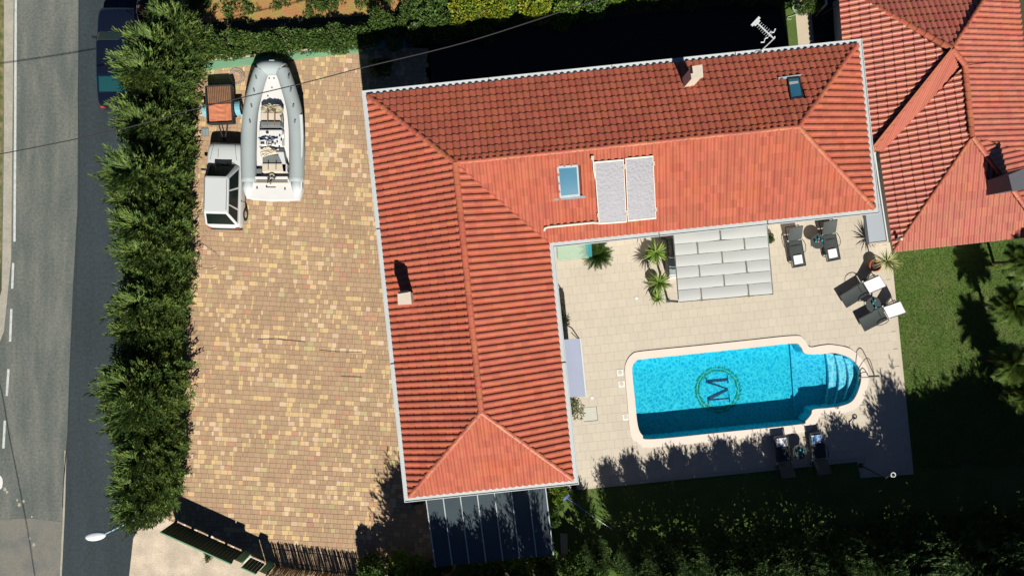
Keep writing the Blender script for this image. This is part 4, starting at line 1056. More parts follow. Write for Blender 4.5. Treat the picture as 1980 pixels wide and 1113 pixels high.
for k in range(5):
    c = Sa.lerp(Sb, (k + .5) / 5); m = MB(); m.box((c.x, c.y, .70), (d.length / 5 - .012, .03, 1.15), rz=ga_); m.build('gate_board', M['greendark'], t, world=True)
m = MB(); m.bar((Sa.x, Sa.y, 1.31), (Sb.x, Sb.y, 1.31), .05, .05); m.build('top_rail', M['greenwall'], t, world=True)
m = MB(); m.bar(G(482,1076,.03), G(513,1090,.03), .10, .03); m.bar(G(482,1076,.03), G(470,1087,.03), .07, .03); m.build('threshold', M['lid'], t, world=True)
# reed fence
t = thing('reed_fence', G(630, 1100), 'brown reed screen fence at the bottom of the driveway', 'fence')
Ra, Rb = G(525, 1092), G(745, 1118); rr = random.Random(4); m = MB(); N_ = 230
for k in range(N_):
    if rr.random() < .05: continue
    c = Ra.lerp(Rb, (k + rr.random() * .8) / N_); h_ = 1.25 + rr.uniform(-.09, .06); q = rr.uniform(-.05, .05)
    m.tube([(c.x, c.y, .0), (c.x + q * .5, c.y + rr.uniform(-.02, .02), h_ * .6), (c.x + q, c.y + rr.uniform(-.03, .03), h_)], .017, 4)
m.build('reed', M['reed'], t, world=True, kind='stuff')
m = MB()
for z in (.3, .95): m.bar((Ra.x, Ra.y - .03, z), (Rb.x, Rb.y - .03, z), .02, .03)
m.build('rail', M['rustbrown'], t, world=True)
for k in range(5):
    c = Ra.lerp(Rb, k / 4); m = MB(); m.box((c.x, c.y - .05, .6), (.05, .05, 1.2)); m.build('post', M['rustbrown'], t, world=True)
t = thing('metal_grille', G(595, 1108), 'silvery metal grille lying behind the reed fence at the bottom edge', 'grille')
for k in range(14):
    m = MB(); a = G(532 + k * 10, 1104 + k * .8, .15); m.bar(a, a + Vector((.02, -.35, 0)), .03, .03); m.build('bar', M['silver'], t, world=True)
m = MB(); m.bar(G(530, 1103.5, .17), G(668, 1113, .17), .03, .03); m.build('rail', M['silver'], t, world=True)

# carport
t = thing('carport', G(940, 1010), 'flat carport with seven dark roof panels and pale seams', 'carport')
for x, y in [(826,965),(1046,945),(838,1098),(1056,1078)]:
    c = G(x, y, 2.4); m = MB(); m.box((c.x, c.y, 1.2), (.1, .1, 2.4)); m.build('post', M['frame_b'], t, world=True)
ta_, tb_ = (819.7, 935), (1051, 910); ba_, bb_ = (842, 1096), (1070, 1072)
for k in range(7):
    f0, f1 = k / 7, (k + 1) / 7
    L4 = [(ta_[0] + (tb_[0] - ta_[0]) * f0, ta_[1] + (tb_[1] - ta_[1]) * f0), (ta_[0] + (tb_[0] - ta_[0]) * f1, ta_[1] + (tb_[1] - ta_[1]) * f1), (ba_[0] + (bb_[0] - ba_[0]) * f1, ba_[1] + (bb_[1] - ba_[1]) * f1), (ba_[0] + (bb_[0] - ba_[0]) * f0, ba_[1] + (bb_[1] - ba_[1]) * f0)]
    P = [G(x, y, 2.6) for x, y in L4]; c = sum(P, Vector()) / 4; m = MB(); m.prism([((c + (p - c) * .985).x, (c + (p - c) * .995).y) for p in P][::-1], 2.56, 2.60); m.build('roof_panel', M['panel'], t, world=True)
for k in range(8):
    f = k / 7; a = G(ta_[0] + (tb_[0] - ta_[0]) * f, ta_[1] + (tb_[1] - ta_[1]) * f, 2.62); b = G(ba_[0] + (bb_[0] - ba_[0]) * f, ba_[1] + (bb_[1] - ba_[1]) * f, 2.62)
    m = MB(); m.bar(a, b, .045, .05); m.build('seam', M['seam'], t, world=True)

# ================================================================ OVERHEAD CABLES, LAMP
t = thing('overhead_cable', G(0, 298, 6), 'thin black overhead cable crossing from the road to the top of the yard', 'cable')
m = MB(); m.tube(catmull([G(-300,350,6.4), G(0,298,6.1), G(225,252,6.0), G(372,212,5.95), G(590,160,5.9), G(705,130,5.9), G(900,82,6.0), G(1100,18,6.2), G(1250,-30,6.4)], 6, False), .021, 5); m.build('wire', M['cable'], t, world=True)
t = thing('overhead_cable', G(0, 740, 5), 'thin black overhead cable over the left edge of the road, near the paint blotch', 'cable')
CP = lambda x, y, h: Vector(((x + 11.2 * h - 990) / PM, (556.5 - y - 39.1 * h) / PM, h))
m = MB(); m.tube(catmull([CP(-60,560,6), CP(-2,735,6), CP(18,840,6), CP(38,940,6), CP(55,1030,6), CP(68,1113,6), CP(90,1250,6)], 5, False), .022, 5); m.build('wire', M['cable'], t, world=True)
t = thing('street_lamp', G(300, 972, 0), 'street lamp with a pale oval head reaching over the dark lane', 'street lamp')
zt = 3.9; hx_, hy_ = G(185, 1035.5, zt).xy
m = MB(); b0 = G(262, 1003, zt - .35); b1 = G(204, 1031, zt); pl = G(342, 954, 0)
m.tube([(pl.x, pl.y, 0), (pl.x, pl.y, 3.55)], [.07, .05], 8); m.build('pole', M['lampb'], t, world=True)
m = MB(); m.tube([(pl.x, pl.y, 3.5), (b0.x, b0.y, b0.z), (b1.x, b1.y, b1.z)], .03, 6); m.build('arm', M['lampb'], t, world=True, smooth=True)
m = MB(); rings = []
for z_, f in ((-.10, .55), (-.05, .97), (0, 1.0), (.05, .95), (.09, .75), (.12, .4), (.13, .02)):
    rings.append([Vector((hx_ + .44 * f * math.cos(a), hy_ + .20 * f * math.sin(a) + .05 * math.cos(a) * f, zt + z_)) for a in [j * math.pi / 12 for j in range(24)]])
m.grid(rings, cap0=True); hd = m.build('lamp_head', M['lampw'], t, world=True, smooth=True)
m = MB(); m.lathe((hx_, hy_, zt - .13), [(.17, .03), (.12, 0), (.02, -.03)], 14); m.build('diffuser', M['clearteal'], hd, world=True)

# ================================================================ VEHICLES
def car(name, label, loc, rz, W, Lc, hb, hr, rw, mat, glass, front, ws, roof0, roof1, rear, hatch=False, darkfront=False):
    """y forward. ws: base of windscreen y, roof0: front roof edge, roof1: rear roof edge, rear: base of rear glass; hb belt height, hr roof height, rw roof half width"""
    t = thing(name, loc, label, 'car', rz=rz); hw = W / 2; f = Lc / 2
    secs = [(-f, .80, .38, hb - .22), (-f + .06, .93, .28, hb - .06), (-f + .45, 1.0, .22, hb), (-f * .35, 1.0, .20, hb), (ws, 1.0, .20, hb), (f - .7, .985, .22, hb - .01), (f - .25, .94, .25, hb - .04), (f - .05, .88, .34, hb - .16), (f, .76, .42, hb - .34)]
    m = MB(); rings = []
    for y, wf, z0, z1 in secs:
        w_ = hw * wf
        rings.append([(-w_ * .93, y, z0), (-w_, y, z0 + .16), (-w_, y, z0 + (z1 - z0) * .7), (-w_ * .95, y, z1 - .03), (-w_ * .84, y, z1), (-w_ * .4, y, z1 + .025), (0, y, z1 + .035), (w_ * .4, y, z1 + .025), (w_ * .84, y, z1), (w_ * .95, y, z1 - .03), (w_, y, z0 + (z1 - z0) * .7), (w_, y, z0 + .16), (w_ * .93, y, z0)])
    m.grid(rings, cap0=True, cap1=True); body = m.build('body', mat, t, smooth=True)
    sm = body.modifiers.new('s', 'SUBSURF'); sm.levels = sm.render_levels = 1
    # greenhouse
    zb = hb + .0; gw = hw * .90
    base = [(-gw, rear), (gw, rear), (gw, ws), (-gw, ws)]; 
    low = [Vector((-gw, rear, zb)), Vector((gw, rear, zb)), Vector((gw, ws - .12, zb)), Vector((gw * .8, ws, zb)), Vector((-gw * .8, ws, zb)), Vector((-gw, ws - .12, zb))]
    up_ = [Vector((-rw, roof1, hr - .03)), Vector((rw, roof1, hr - .03)), Vector((rw, roof0 - .10, hr)), Vector((rw * .85, roof0, hr)), Vector((-rw * .85, roof0, hr)), Vector((-rw, roof0 - .10, hr))]
    m = MB(); m.grid([low, up_], cap1=True); cab = m.build('cabin', mat, t, bevel=.05)
    m = MB(); rp_ = [Vector((x, y, hr + .012)) for x, y in [(-rw * .93, roof1 + .06), (rw * .93, roof1 + .06), (rw * .93, roof0 - .14), (rw * .8, roof0 - .06), (-rw * .8, roof0 - .06), (-rw * .93, roof0 - .14)]]
    m.grid([[p - Vector((0, 0, .03)) for p in rp_], rp_], cap1=True); m.build('roof', mat, cab, bevel=.008)
    def pane(nm, a, b, c, d, m_=.06, n_=None, col=glass):
        cc = (a + b + c + d) / 4; n = (b - a).cross(d - a).normalized(); 
        if n.z < 0: n = -n
        q = [cc + (p - cc) * (1 - m_) + n * .008 for p in (a, b, c, d)]; q0 = [p - n * .02 for p in q]
        mm_ = MB(); mm_.grid([q0, q], cap1=True); return mm_.build(nm, col, cab)
    pane('windscreen', low[4], low[3], up_[3], up_[4], .05)
    pane('rear_window', low[0], low[1], up_[1], up_[0], .16)
    for s_ in (-1, 1):
        B0 = Vector((s_ * gw, rear, zb)); B1 = Vector((s_ * gw, ws - .12, zb)); U0 = Vector((s_ * rw, roof1, hr - .03)); U1 = Vector((s_ * rw, roof0 - .10, hr))
        cuts = [(.03, .24), (.28, .62), (.66, .97)]
        for a0, a1 in cuts:
            a = B0.lerp(B1, a0); b = B0.lerp(B1, a1); c = U0.lerp(U1, a1); d = U0.lerp(U1, a0)
            lo0, lo1, hi1, hi0 = a.lerp(d, .10), b.lerp(c, .10), b.lerp(c, .88), a.lerp(d, .88)
            cc = (lo0 + lo1 + hi0 + hi1) / 4; n = (lo1 - lo0).cross(hi0 - lo0).normalized(); n = n if n.z > 0 else -n
            mm_ = MB(); q = [p + n * .012 for p in (lo0, lo1, hi1, hi0)]; mm_.grid([[p - n * .02 for p in q], q], cap1=True); mm_.build('side_window', glass, cab)
        m = MB(); m.box((s_ * (hw + .08), ws - .28, hb - .02), (.18, .09, .13)); m.bar((s_ * (hw - .05), ws - .25, hb - .02), (s_ * (hw + .02), ws - .27, hb - .02), .05, .04); m.build('mirror', M['black'], t, bevel=.02)
        m = MB(); m.tube([(s_ * (hw + .004), 0.15, hb - .16), (s_ * (hw + .02), .25, hb - .16)], .015, 5); m.build('door_handle', M['black'], t)
        m = MB(); m.box((s_ * (hw * .70), f - .08, hb - .30), (.26, .08, .13)); m.build('headlight', M['silver'], t, bevel=.03)
        m = MB(); m.box((s_ * (hw * .76), -f + .02, hb - .25), (.16, .06, .22)); m.build('tail_light', M['redthing'], t, bevel=.02)
        for yy in (f - .78, -f + .72):
            wv = thing('x', (0, 0, 0), None, None); bpy.data.objects.remove(wv)
            m = MB(); c = Vector((s_ * (hw - .08), yy, .32))
            rg_ = [[c + Vector((s_ * dx, r_ * math.cos(a), r_ * math.sin(a))) for a in [j * math.pi / 9 for j in range(18)]] for dx, r_ in ((-.10, .30), (.07, .32), (.09, .28), (.09, .18))]
            m.grid(rg_); wh = m.build('wheel', M['rubber'], t)
            m = MB(); rg_ = [[c + Vector((s_ * dx, r_ * math.cos(a), r_ * math.sin(a))) for a in [j * math.pi / 9 for j in range(18)]] for dx, r_ in ((.075, .19), (.095, .10), (.085, .02))]; m.grid(rg_); m.build('rim', M['silver'], wh)
    m = MB(); m.box((0, f - .02, .42), (W * .80, .12, .20)); m.build('front_bumper', M['black'], t, bevel=.03)
    m = MB(); m.box((0, -f + .01, .42), (W * .86, .12, .20)); m.build('rear_bumper', M['black'], t, bevel=.03)
    return t, body, cab
c = G(430, 357, .9); cl = Vector((c.x + .02, c.y, 0))
cx_ = G(430.5, 0, 1.0).x
t, body, cab = car('parked_car', 'small boxy white car parked beside the rubber boat', (cx_, G(0, 357, .95).y, 0), R(-1.5), 1.72, 4.05, .98, 1.74, .545, M['carwhite'], M['glass_dark'], 0, .97, .26, -1.40, -1.90)
m = MB(); m.box((0.02, 1.05, 1.045), (.80, .16, .03)); m.build('bonnet_vent', M['black'], t, bevel=.01)
for x0 in (-.35, .15):
    m = MB(); m.bar((x0, 1.0, 1.06), (x0 + .45, .78, 1.22), .02, .02); m.build('wiper', M['black'], t)
for s_ in (-1, 1):
    m = MB(); m.bar((s_ * .50, -1.25, 1.757), (s_ * .50, .12, 1.757), .018, .012); m.build('roof_gutter', M['frame_b'], cab)
    m = MB(); m.bar((s_ * .62, 1.15, 1.0), (s_ * .50, 1.9, .93), .012, .012); m.build('bonnet_seam', M['frame_b'], t)
    for yy in (-.75, .15, .85): m = MB(); m.bar((s_ * .868, yy, .45), (s_ * .845, yy, .93), .014, .012); m.build('door_seam', M['frame_b'], t)
m = MB(); m.tube([(-.02, .55, 1.74), (-.02, .9, 1.76)], .01, 4); m.build('aerial', M['black'], t)
c = G(222, 108, .9)
t, body, cab = car('parked_car', 'dark blue saloon car parked in the dark lane under the conifer', (G(222, 0, .9).x, G(0, 108, .9).y, 0), R(0), 1.82, 4.75, .92, 1.42, .58, M['navy'], M['navyglass'], 0, 1.15, .55, -1.05, -1.75)
m = MB(); m.box((.1, -2.40, .86), (.75, .03, .03)); m.build('chrome_strip', M['silver'], t)
# bent rail beside the blue car
t = thing('bent_rail', G(268, 30), 'bent silver metal rail standing beside the dark blue car', 'rail')
m = MB(); m.tube(catmull([G(266,3,1.0), G(264,22,1.0), G(267,36,1.0), G(271,49,.9)], 4, False), .025, 5); m.build('rail', M['silver'], t, world=True)
for p in ((265,8),(269,44)):
    m = MB(); q = G(p[0], p[1], 1.0); m.tube([(q.x, q.y, 0), (q.x, q.y, .98)], .02, 5); m.build('post', M['silver'], t, world=True)
t = thing('terracotta_pot', G(271, 16, .5), 'small reddish pot beside the bent silver rail', 'pot'); t.location.z = 0
pot(t, .16, .45, M['terracotta'])

# ---- utility trailer
t = thing('utility_trailer', G(429, 205, .5) - Vector((0, 0, .5)), 'small two wheeled trailer with rusty boards and a salmon coloured sheet', 'trailer', rz=R(3))
def tb(n, c, d, mat, par=t, **k):
    m = MB(); m.box(c, d); return m.build(n, mat, par, **k)
tb('bed', (0, 0, .48), (1.22, 1.74, .05), M['frame_b'])
for s_ in (-1, 1):
    tb('side_board', (s_ * .60, 0, .66), (.05, 1.78, .34), M['frame_b'])
tb('end_board', (0, .88, .66), (1.14, .05, .34), M['frame_b']); tb('end_board', (0, -.88, .66), (1.14, .05, .34), M['frame_b'])
for k in range(13): tb('slat', (-.51 + k * .085, .46, .745), (.06, .78, .035), M['rustbrown'])
m = MB(); rings = []
for i in range(8):
    y = .02 - i * .115; rings.append([(-.53, y, .74), (-.25, y, .755 + .01 * math.sin(i * 2)), (0, y, .745 + .012 * math.cos(i * 3)), (.3, y, .76), (.53, y, .74)])
m.grid(rings, closed=False); m.build('sheet', M['rust'], t)
for s_ in (-1, 1):
    c = Vector((s_ * .78, -.12, .32)); m = MB()
    m.grid([[c + Vector((dx, r_ * math.cos(a), r_ * math.sin(a))) for a in [j * math.pi / 9 for j in range(18)]] for dx, r_ in ((-.08, .18), (-.09, .28), (.09, .28), (.08, .18))]); w_ = m.build('wheel', M['rubber'], t)
    m = MB(); m.grid([[c + Vector((dx, r_ * math.cos(a), r_ * math.sin(a))) for a in [j * math.pi / 9 for j in range(18)]] for dx, r_ in ((s_ * .07, .18), (s_ * .08, .02))]); m.build('rim', M['silver'], w_)
    m = MB(); a_ = [(math.cos(q) * .36, math.sin(q) * .32) for q in [math.pi * j / 8 for j in range(9)]]
    m.grid([[(s_ * .65, -.12 + y, .36 + z) for y, z in a_], [(s_ * .90, -.12 + y, .36 + z) for y, z in a_]], closed=False); m.build('mudguard', M['lightblue'], t)
for x in (-.2, .2):
    m = MB(); m.bar((x, -.9, .45), (x * .25, -1.55, .42), .05, .05); m.build('drawbar', M['frame_b'], t)
m = MB(); m.cyl((0, -1.6, .36), .05, .14, 10); m.build('hitch', M['frame_b'], t)

# ---- boat (built from image positions at its real heights)
bt = thing('rubber_boat', G(527, 255, 0), 'grey and white rigid inflatable boat standing on the driveway', 'boat')
Zt = 1.35
def tube_side(pts, rad, nm='tube'):
    P = catmull([G(x, y, Zt) for x, y in pts], 5, False); m = MB()
    rr = [rad(i / (len(P) - 1)) for i in range(len(P))]; m.tube(P, rr, 16); return m.build(nm, M['tube'], bt, world=True, smooth=True)
tube_side([(482,352),(480.5,300),(481.5,250),(485,212),(492,180),(500,152),(506,136)], lambda t: .345 * (1 - max(0, t - .45) * .06))
tube_side([(573.5,352),(574.5,300),(573,250),(569,212),(561,180),(552,152),(546,136)], lambda t: .345 * (1 - max(0, t - .45) * .06))
tube_side([(504,136),(512,132.5),(525.5,131.5),(540,132.5),(548,136)], lambda t: .335, 'bow_tube')
# stern cones
for s_, pts in ((-1, [(482,350),(481.5,366),(484,384)]), (1, [(573.5,350),(575,366),(574,385)])):
    P = [G(x, y, Zt - .15) for x, y in pts]; m = MB(); m.tube(P, [.30, .27, .15], 14); m.build('stern_cone', M['tubelight'], bt, world=True, smooth=True)
# pale strakes on the outer top of tubes
for pts in ([(470.5,222),(470,260),(470.5,300)], [(582,222),(583.5,262),(582,300),(577,318)]):
    m = MB(); P = [G(x, y, Zt + .20) for x, y in pts]; rings = []
    for p in P: rings.append([p + Vector((-.07, 0, -.03)), p + Vector((-.07, 0, .02)), p + Vector((.07, 0, .02)), p + Vector((.07, 0, -.03))])
    m.grid(rings, cap0=True, cap1=True); m.build('rubbing_strake', M['tubelight'], bt, world=True)
for s_, x0 in ((-1, 497), (1, 556)):
    for (y, dx) in ((150, 6), (175, 2), (205, -3), (235, -6)):
        p = G((x0 - (8 if s_ < 0 else -8)) + (dx if s_ < 0 else -dx), y, Zt + .38); m = MB(); m.box(p, (.05, .14, .05), rz=s_ * R(-14)); m.build('lifting_handle', M['greyvinyl'], bt, world=True)
# hull, deck
deckp = [(511,150),(518,141),(526,138),(534,141),(541,150),(549,175),(555,205),(558,245),(559,300),(559,345),(495,345),(496,300),(497,245),(499,205),(503,175)]
P = [G(x, y, 1.12) for x, y in deckp]
m = MB(); m.prism([(p.x, p.y) for p in P], .95, 1.12); m.build('deck', M['white'], bt, world=True, bevel=.01)
cxk = G(527, 0, 1.0).x
m = MB(); rings = []
for y, hw_, zk in ((118, .05, 1.0), (140, .45, .75), (190, .85, .5), (260, 1.05, .40), (382, 1.08, .40)):
    yy = G(0, y, 1.0).y; rings.append([(cxk - hw_, yy, 1.0), (cxk - hw_ * .8, yy, zk + .15), (cxk, yy, zk), (cxk + hw_ * .8, yy, zk + .15), (cxk + hw_, yy, 1.0)])
m.grid(rings, closed=False, cap1=True); m.build('hull', M['white'], bt, world=True)
# swim platform
P = [G(x, y, 1.40) for x, y in [(473,346),(583,346),(583,364),(576,386),(526,388),(482,385),(473,364)]]
m = MB(); m.prism([(p.x, p.y) for p in P], .95, 1.36); m.build('stern_platform', M['white'], bt, world=True, bevel=.03)
def bb(nm, x0, y0, x1, y1, z0, z1, mat, bev=.02, par=bt):
    a = G(x0, y0, z1); b = G(x1, y1, z1); m = MB(); m.box(((a.x + b.x) / 2, (a.y + b.y) / 2, (z0 + z1) / 2), (abs(b.x - a.x), abs(a.y - b.y), z1 - z0)); return m.build(nm, mat, par, world=True, bevel=bev)
bb('stern_well', 492, 345.5, 556, 352, 1.30, 1.375, M['greyvinyl'], .004)
bb('well_cover', 493, 341, 556, 345.5, 1.14, 1.48, M['white'], .02)
bb('well_step', 490, 352.5, 558, 355, 1.30, 1.385, M['beige'], .01)
for (x, y, w_, h_) in [(480.5,362,1.6,4),(566,362,1.8,4),(495.5,363.5,1.5,2.5),(549.5,365.5,1.5,2.5),(514,361,1.5,2.2)]:
    bb('cleat', x, y - h_, x + w_ * 1.6, y + h_ * .6, 1.34, 1.40, M['frame_b'], .006)
m = MB(); m.bar(G(515, 362.5, 1.39), G(533, 362.5, 1.39), .02, .02); m.build('grab_rail', M['greyvinyl'], bt, world=True)
# outboard bracket clutter
eb = random.Random(8); m = MB()
for k in range(16):
    p = G(525 + eb.uniform(-7, 7), 346 + eb.uniform(-6, 6), 1.56); q = p + Vector((eb.uniform(-.16, .16), eb.uniform(-.14, .14), eb.uniform(-.1, .12))); m.tube([p, q], eb.uniform(.015, .035), 5)
m.build('engine_rigging', M['frame_b'], bt, world=True)
m = MB(); m.lathe(G(526, 340, 1.50), [(.12, 0), (.13, .05), (.08, .07), (.05, .05)], 14); m.build('filler_cap', M['khaki'], bt, world=True)
# seats
def cover(nm, pts, z, mat, seed, amp=.06):
    r = random.Random(seed); P = [G(x, y, z) for x, y in pts]; c = sum(P, Vector()) / len(P); m = MB(); rings = []
    for f in (1.04, .95, .75, .5, .25, .02): rings.append([c + (p - c) * f + Vector((0, 0, (-.12 if f > 1 else 0) + r.uniform(-amp, amp))) for p in catmull(P, 3)])
    m.grid(rings, cap1=True); return m.build(nm, mat, bt, world=True, smooth=False)
cover('seat_cover', [(504,206),(513,202),(520,199),(530,202),(542,203),(546,212),(540,221),(520,216),(506,219)], 1.5, M['khaki'], 1)
s1 = bb('helm_seat', 503, 217, 543, 234, 1.12, 1.52, M['beige'], .05)
bb('backrest', 503, 234, 542, 244, 1.14, 1.62, M['greyvinyl'], .05)
for x in (516.5, 530): bb('strap', x, 212, x + 1.2, 243, 1.2, 1.64, M['rustbrown'], .0)
bb('seat_rail', 501, 244.5, 544, 247, 1.15, 1.45, M['silver'], .01); bb('seat_shade', 501.5, 248, 543, 250, 1.13, 1.2, M['frame_b'], .0)
bb('console', 500, 250.5, 545, 282, 1.12, 1.55, M['white'], .05)
m = MB(); m.cyl(G(517, 256, 1.552), .07, .02, 14); m.build('compass', M['frame_b'], bt, world=True)
r_ = random.Random(13); m = MB()
for k in range(34):
    m.box(G(502 + r_.random() * 32, 263 + r_.random() * 8, 1.565), (r_.uniform(.04, .2), r_.uniform(.02, .07), .02), rz=r_.uniform(-.3, .5))
m.build('instrument', pm('instrument_navy', (.07, .10, .16), .4), bt, world=True)
m = MB()
for (x, y) in [(505,276.5),(507.5,276.5),(510,276.5),(528,275),(532,278),(536,274),(540,284),(536,266),(541,262),(544,270)]: m.box(G(x, y, 1.56), (.06, .1, .03))
m.build('switch', M['frame_b'], bt, world=True)
sw = MB(); c = G(520.5, 277, 1.66); sw.tube([c + Vector((.13 * math.cos(a), .13 * math.sin(a), 0)) for a in [j * math.pi / 8 for j in range(17)]], .014, 5)
for a in (0, 2.1, 4.2): sw.tube([c, c + Vector((.13 * math.cos(a), .13 * math.sin(a), 0))], .012, 4)
sw.build('steering_wheel', M['frame_b'], bt, world=True)
m = MB(); m.tube(catmull([G(541,222,1.5), G(546,240,1.75), G(547,262,1.75), G(545,279,1.5)], 4, False), .02, 5); m.build('grab_rail', M['silver'], bt, world=True)
m = MB(); m.bar(G(502,284,1.6), G(507,287,1.6), .04, .03); m.bar(G(521,284,1.6), G(530,290,1.6), .04, .03); m.build('lever', M['frame_b'], bt, world=True)
cover('seat_cover', [(504,288),(514,284),(524,284),(534,292),(536,296),(520,299),(506,303),(502,296)], 1.5, M['beige'], 3, .04)
s2 = bb('rear_seat', 506, 315, 555, 334, 1.12, 1.50, M['beige'], .06)
bb('seat_base', 507, 299, 548, 315, 1.12, 1.42, M['greyvinyl'], .05)
P = [G(x, y, 1.5) for x, y in [(536,294),(548,294),(556,333),(548,334),(545,314)]]; m = MB(); m.prism([(p.x, p.y) for p in P][::-1], 1.2, 1.5); m.build('seat_side', M['tubelight'], bt, world=True)
for x in (518, 533): bb('strap', x, 312, x + 1.1, 328, 1.2, 1.52, M['frame_b'], .0)
bb('locker', 495, 326, 506, 336, 1.12, 1.3, M['greyvinyl'], .02); bb('deck_hardware', 556, 325, 561, 340, 1.12, 1.3, M['frame_b'], .02)
for (x, y) in [(521,152),(530,152),(507,178),(547,179),(518,186),(502,193),(552,194),(526,170),(545,211)]:
    m = MB(); m.cyl(G(x, y, 1.122), .035 if y < 210 else .07, .03, 8); m.build('deck_fitting', M['greyvinyl'], bt, world=True)
bb('bow_plate', 520, 116, 530, 119, 1.5, 1.56, M['tubelight'], .01)
# trailer cradle under it
tr = thing('boat_cradle', G(527, 260, 0), 'low steel cradle carrying the rubber boat', 'cradle')
for x in (512, 544):
    m = MB(); m.bar(G(x, 150, .36), G(x, 385, .36), .08, .10); m.build('runner', M['frame_b'], tr, world=True)
for y in (175, 250, 320, 375):
    m = MB(); m.bar(G(505, y, .25), G(551, y, .25), .08, .08); m.build('cross_bar', M['frame_b'], tr, world=True)
    for x in (505, 551):
        m = MB(); q = G(x, y, .2); m.box((q.x, q.y, .12), (.1, .1, .22)); m.build('foot', M['frame_b'], tr, world=True)

# hoses and coils
t = thing('garden_hose', G(400, 490), 'thin pale hose looped on the driveway beside the conifers', 'hose')
m = MB(); pts = [(372,455),(390,470),(418,490),(424,505),(416,517),(398,519),(382,512),(374,500),(378,482),(388,468),(400,452),(396,440),(402,428),(405,437)]
m.tube(catmull([G(x, y, .06) for x, y in pts], 5, False), .012, 5); m.build('hose', M['hose'], t, world=True)
m = MB(); m.tube(catmull([G(372,534,.06), G(380,545,.06), G(388,540,.06), G(390,522,.06)], 5, False), .012, 5); m.build('hose', M['hose'], t, world=True)
t = thing('wire_coil', G(458, 148), 'loose coil of pale hose lying beside the boat bow', 'coil')
m = MB(); pts = [G(457 + (8 + k * .16) * math.cos(k * .55) + 1.2 * math.sin(k), 150 + (9 + k * .2) * math.sin(k * .55), .06 + .0015 * k) for k in range(48)]; m.tube(pts, .012, 4); m.build('hose', M['hose'], t, world=True)
t = thing('wire_coil', G(402, 146), 'loose loop of pale hose on the pavers left of the trailer shadow', 'coil')
m = MB(); pts = [G(401 + (11 - k * .2) * math.cos(2.6 + k * .22), 149 + (10 - k * .15) * math.sin(2.6 + k * .22), .06) for k in range(18)]; m.tube(pts, .012, 4); m.build('hose', M['hose'], t, world=True)
t = thing('drain_grate', G(396, 256), 'dark oval drain grate in the pavers beside the trailer drawbar', 'drain grate')
m = MB(); m.box(G(396, 256, .052), (.38, .42, .03)); m.build('frame', M['greyvinyl'], t, world=True, bevel=.03)
for k in range(5): m = MB(); m.box(G(390.5 + k * 2.8, 256, .068), (.03, .34, .01)); m.build('bar', M['lead'], t, world=True)
t = thing('hose_coil', G(1549, 17), 'green hose coil lying at the end of the concrete garden path', 'hose')
m = MB(); pts = [G(1545 + (9 + k * .05) * math.cos(k * .6) + 1.4 * math.sin(k * 1.7), 17 + (8 + k * .05) * math.sin(k * .6), .06 + .002 * k) for k in range(60)]; m.tube(pts, .02, 5); m.build('hose', M['greenhose'], t, world=True)
m = MB(); m.tube(catmull([G(1553,24,.06), G(1563,16,.06), G(1568,11,.06), G(1566,6,.06)], 4, False), .02, 5); m.build('hose', M['greenhose'], t, world=True)
m = MB(); m.tube(catmull([G(1540,27,.06), G(1532,31,.06), G(1524,33,.06), G(1523,37,.06), G(1530,37,.06)], 4, False), .02, 5); m.build('hose', M['greenhose'], t, world=True)
t = thing('garden_post', G(1597, 5), 'white post at the dark yard near the path end', 'post')
m = MB(); m.bar(G(1597,-6,.9), G(1598,10,.9), .07, .07); m.build('beam', M['white'], t, world=True); m = MB(); q = G(1598, 9, .9); m.box((q.x, q.y, .45), (.07, .07, .88)); m.build('post', M['white'], t, world=True)
for a_, b_, lb in (((1577,32),(1598,11),'thin pole leaning over the dark yard, nearer the path'), ((1588,30),(1640,-4),'thin pole leaning over the dark yard, nearer the neighbouring roof')):
    t = thing('leaning_pole', G(*a_), lb, 'pole', 'thin poles over the dark yard'); m = MB(); m.tube([G(*a_, .1), G(*b_, 1.1)], .018, 5); m.build('pole', M['greyvinyl'], t, world=True); m = MB(); m.tube([G(*a_, .05), G(*a_, .11)], .03, 6); m.build('foot', M['rubber'], t, world=True)

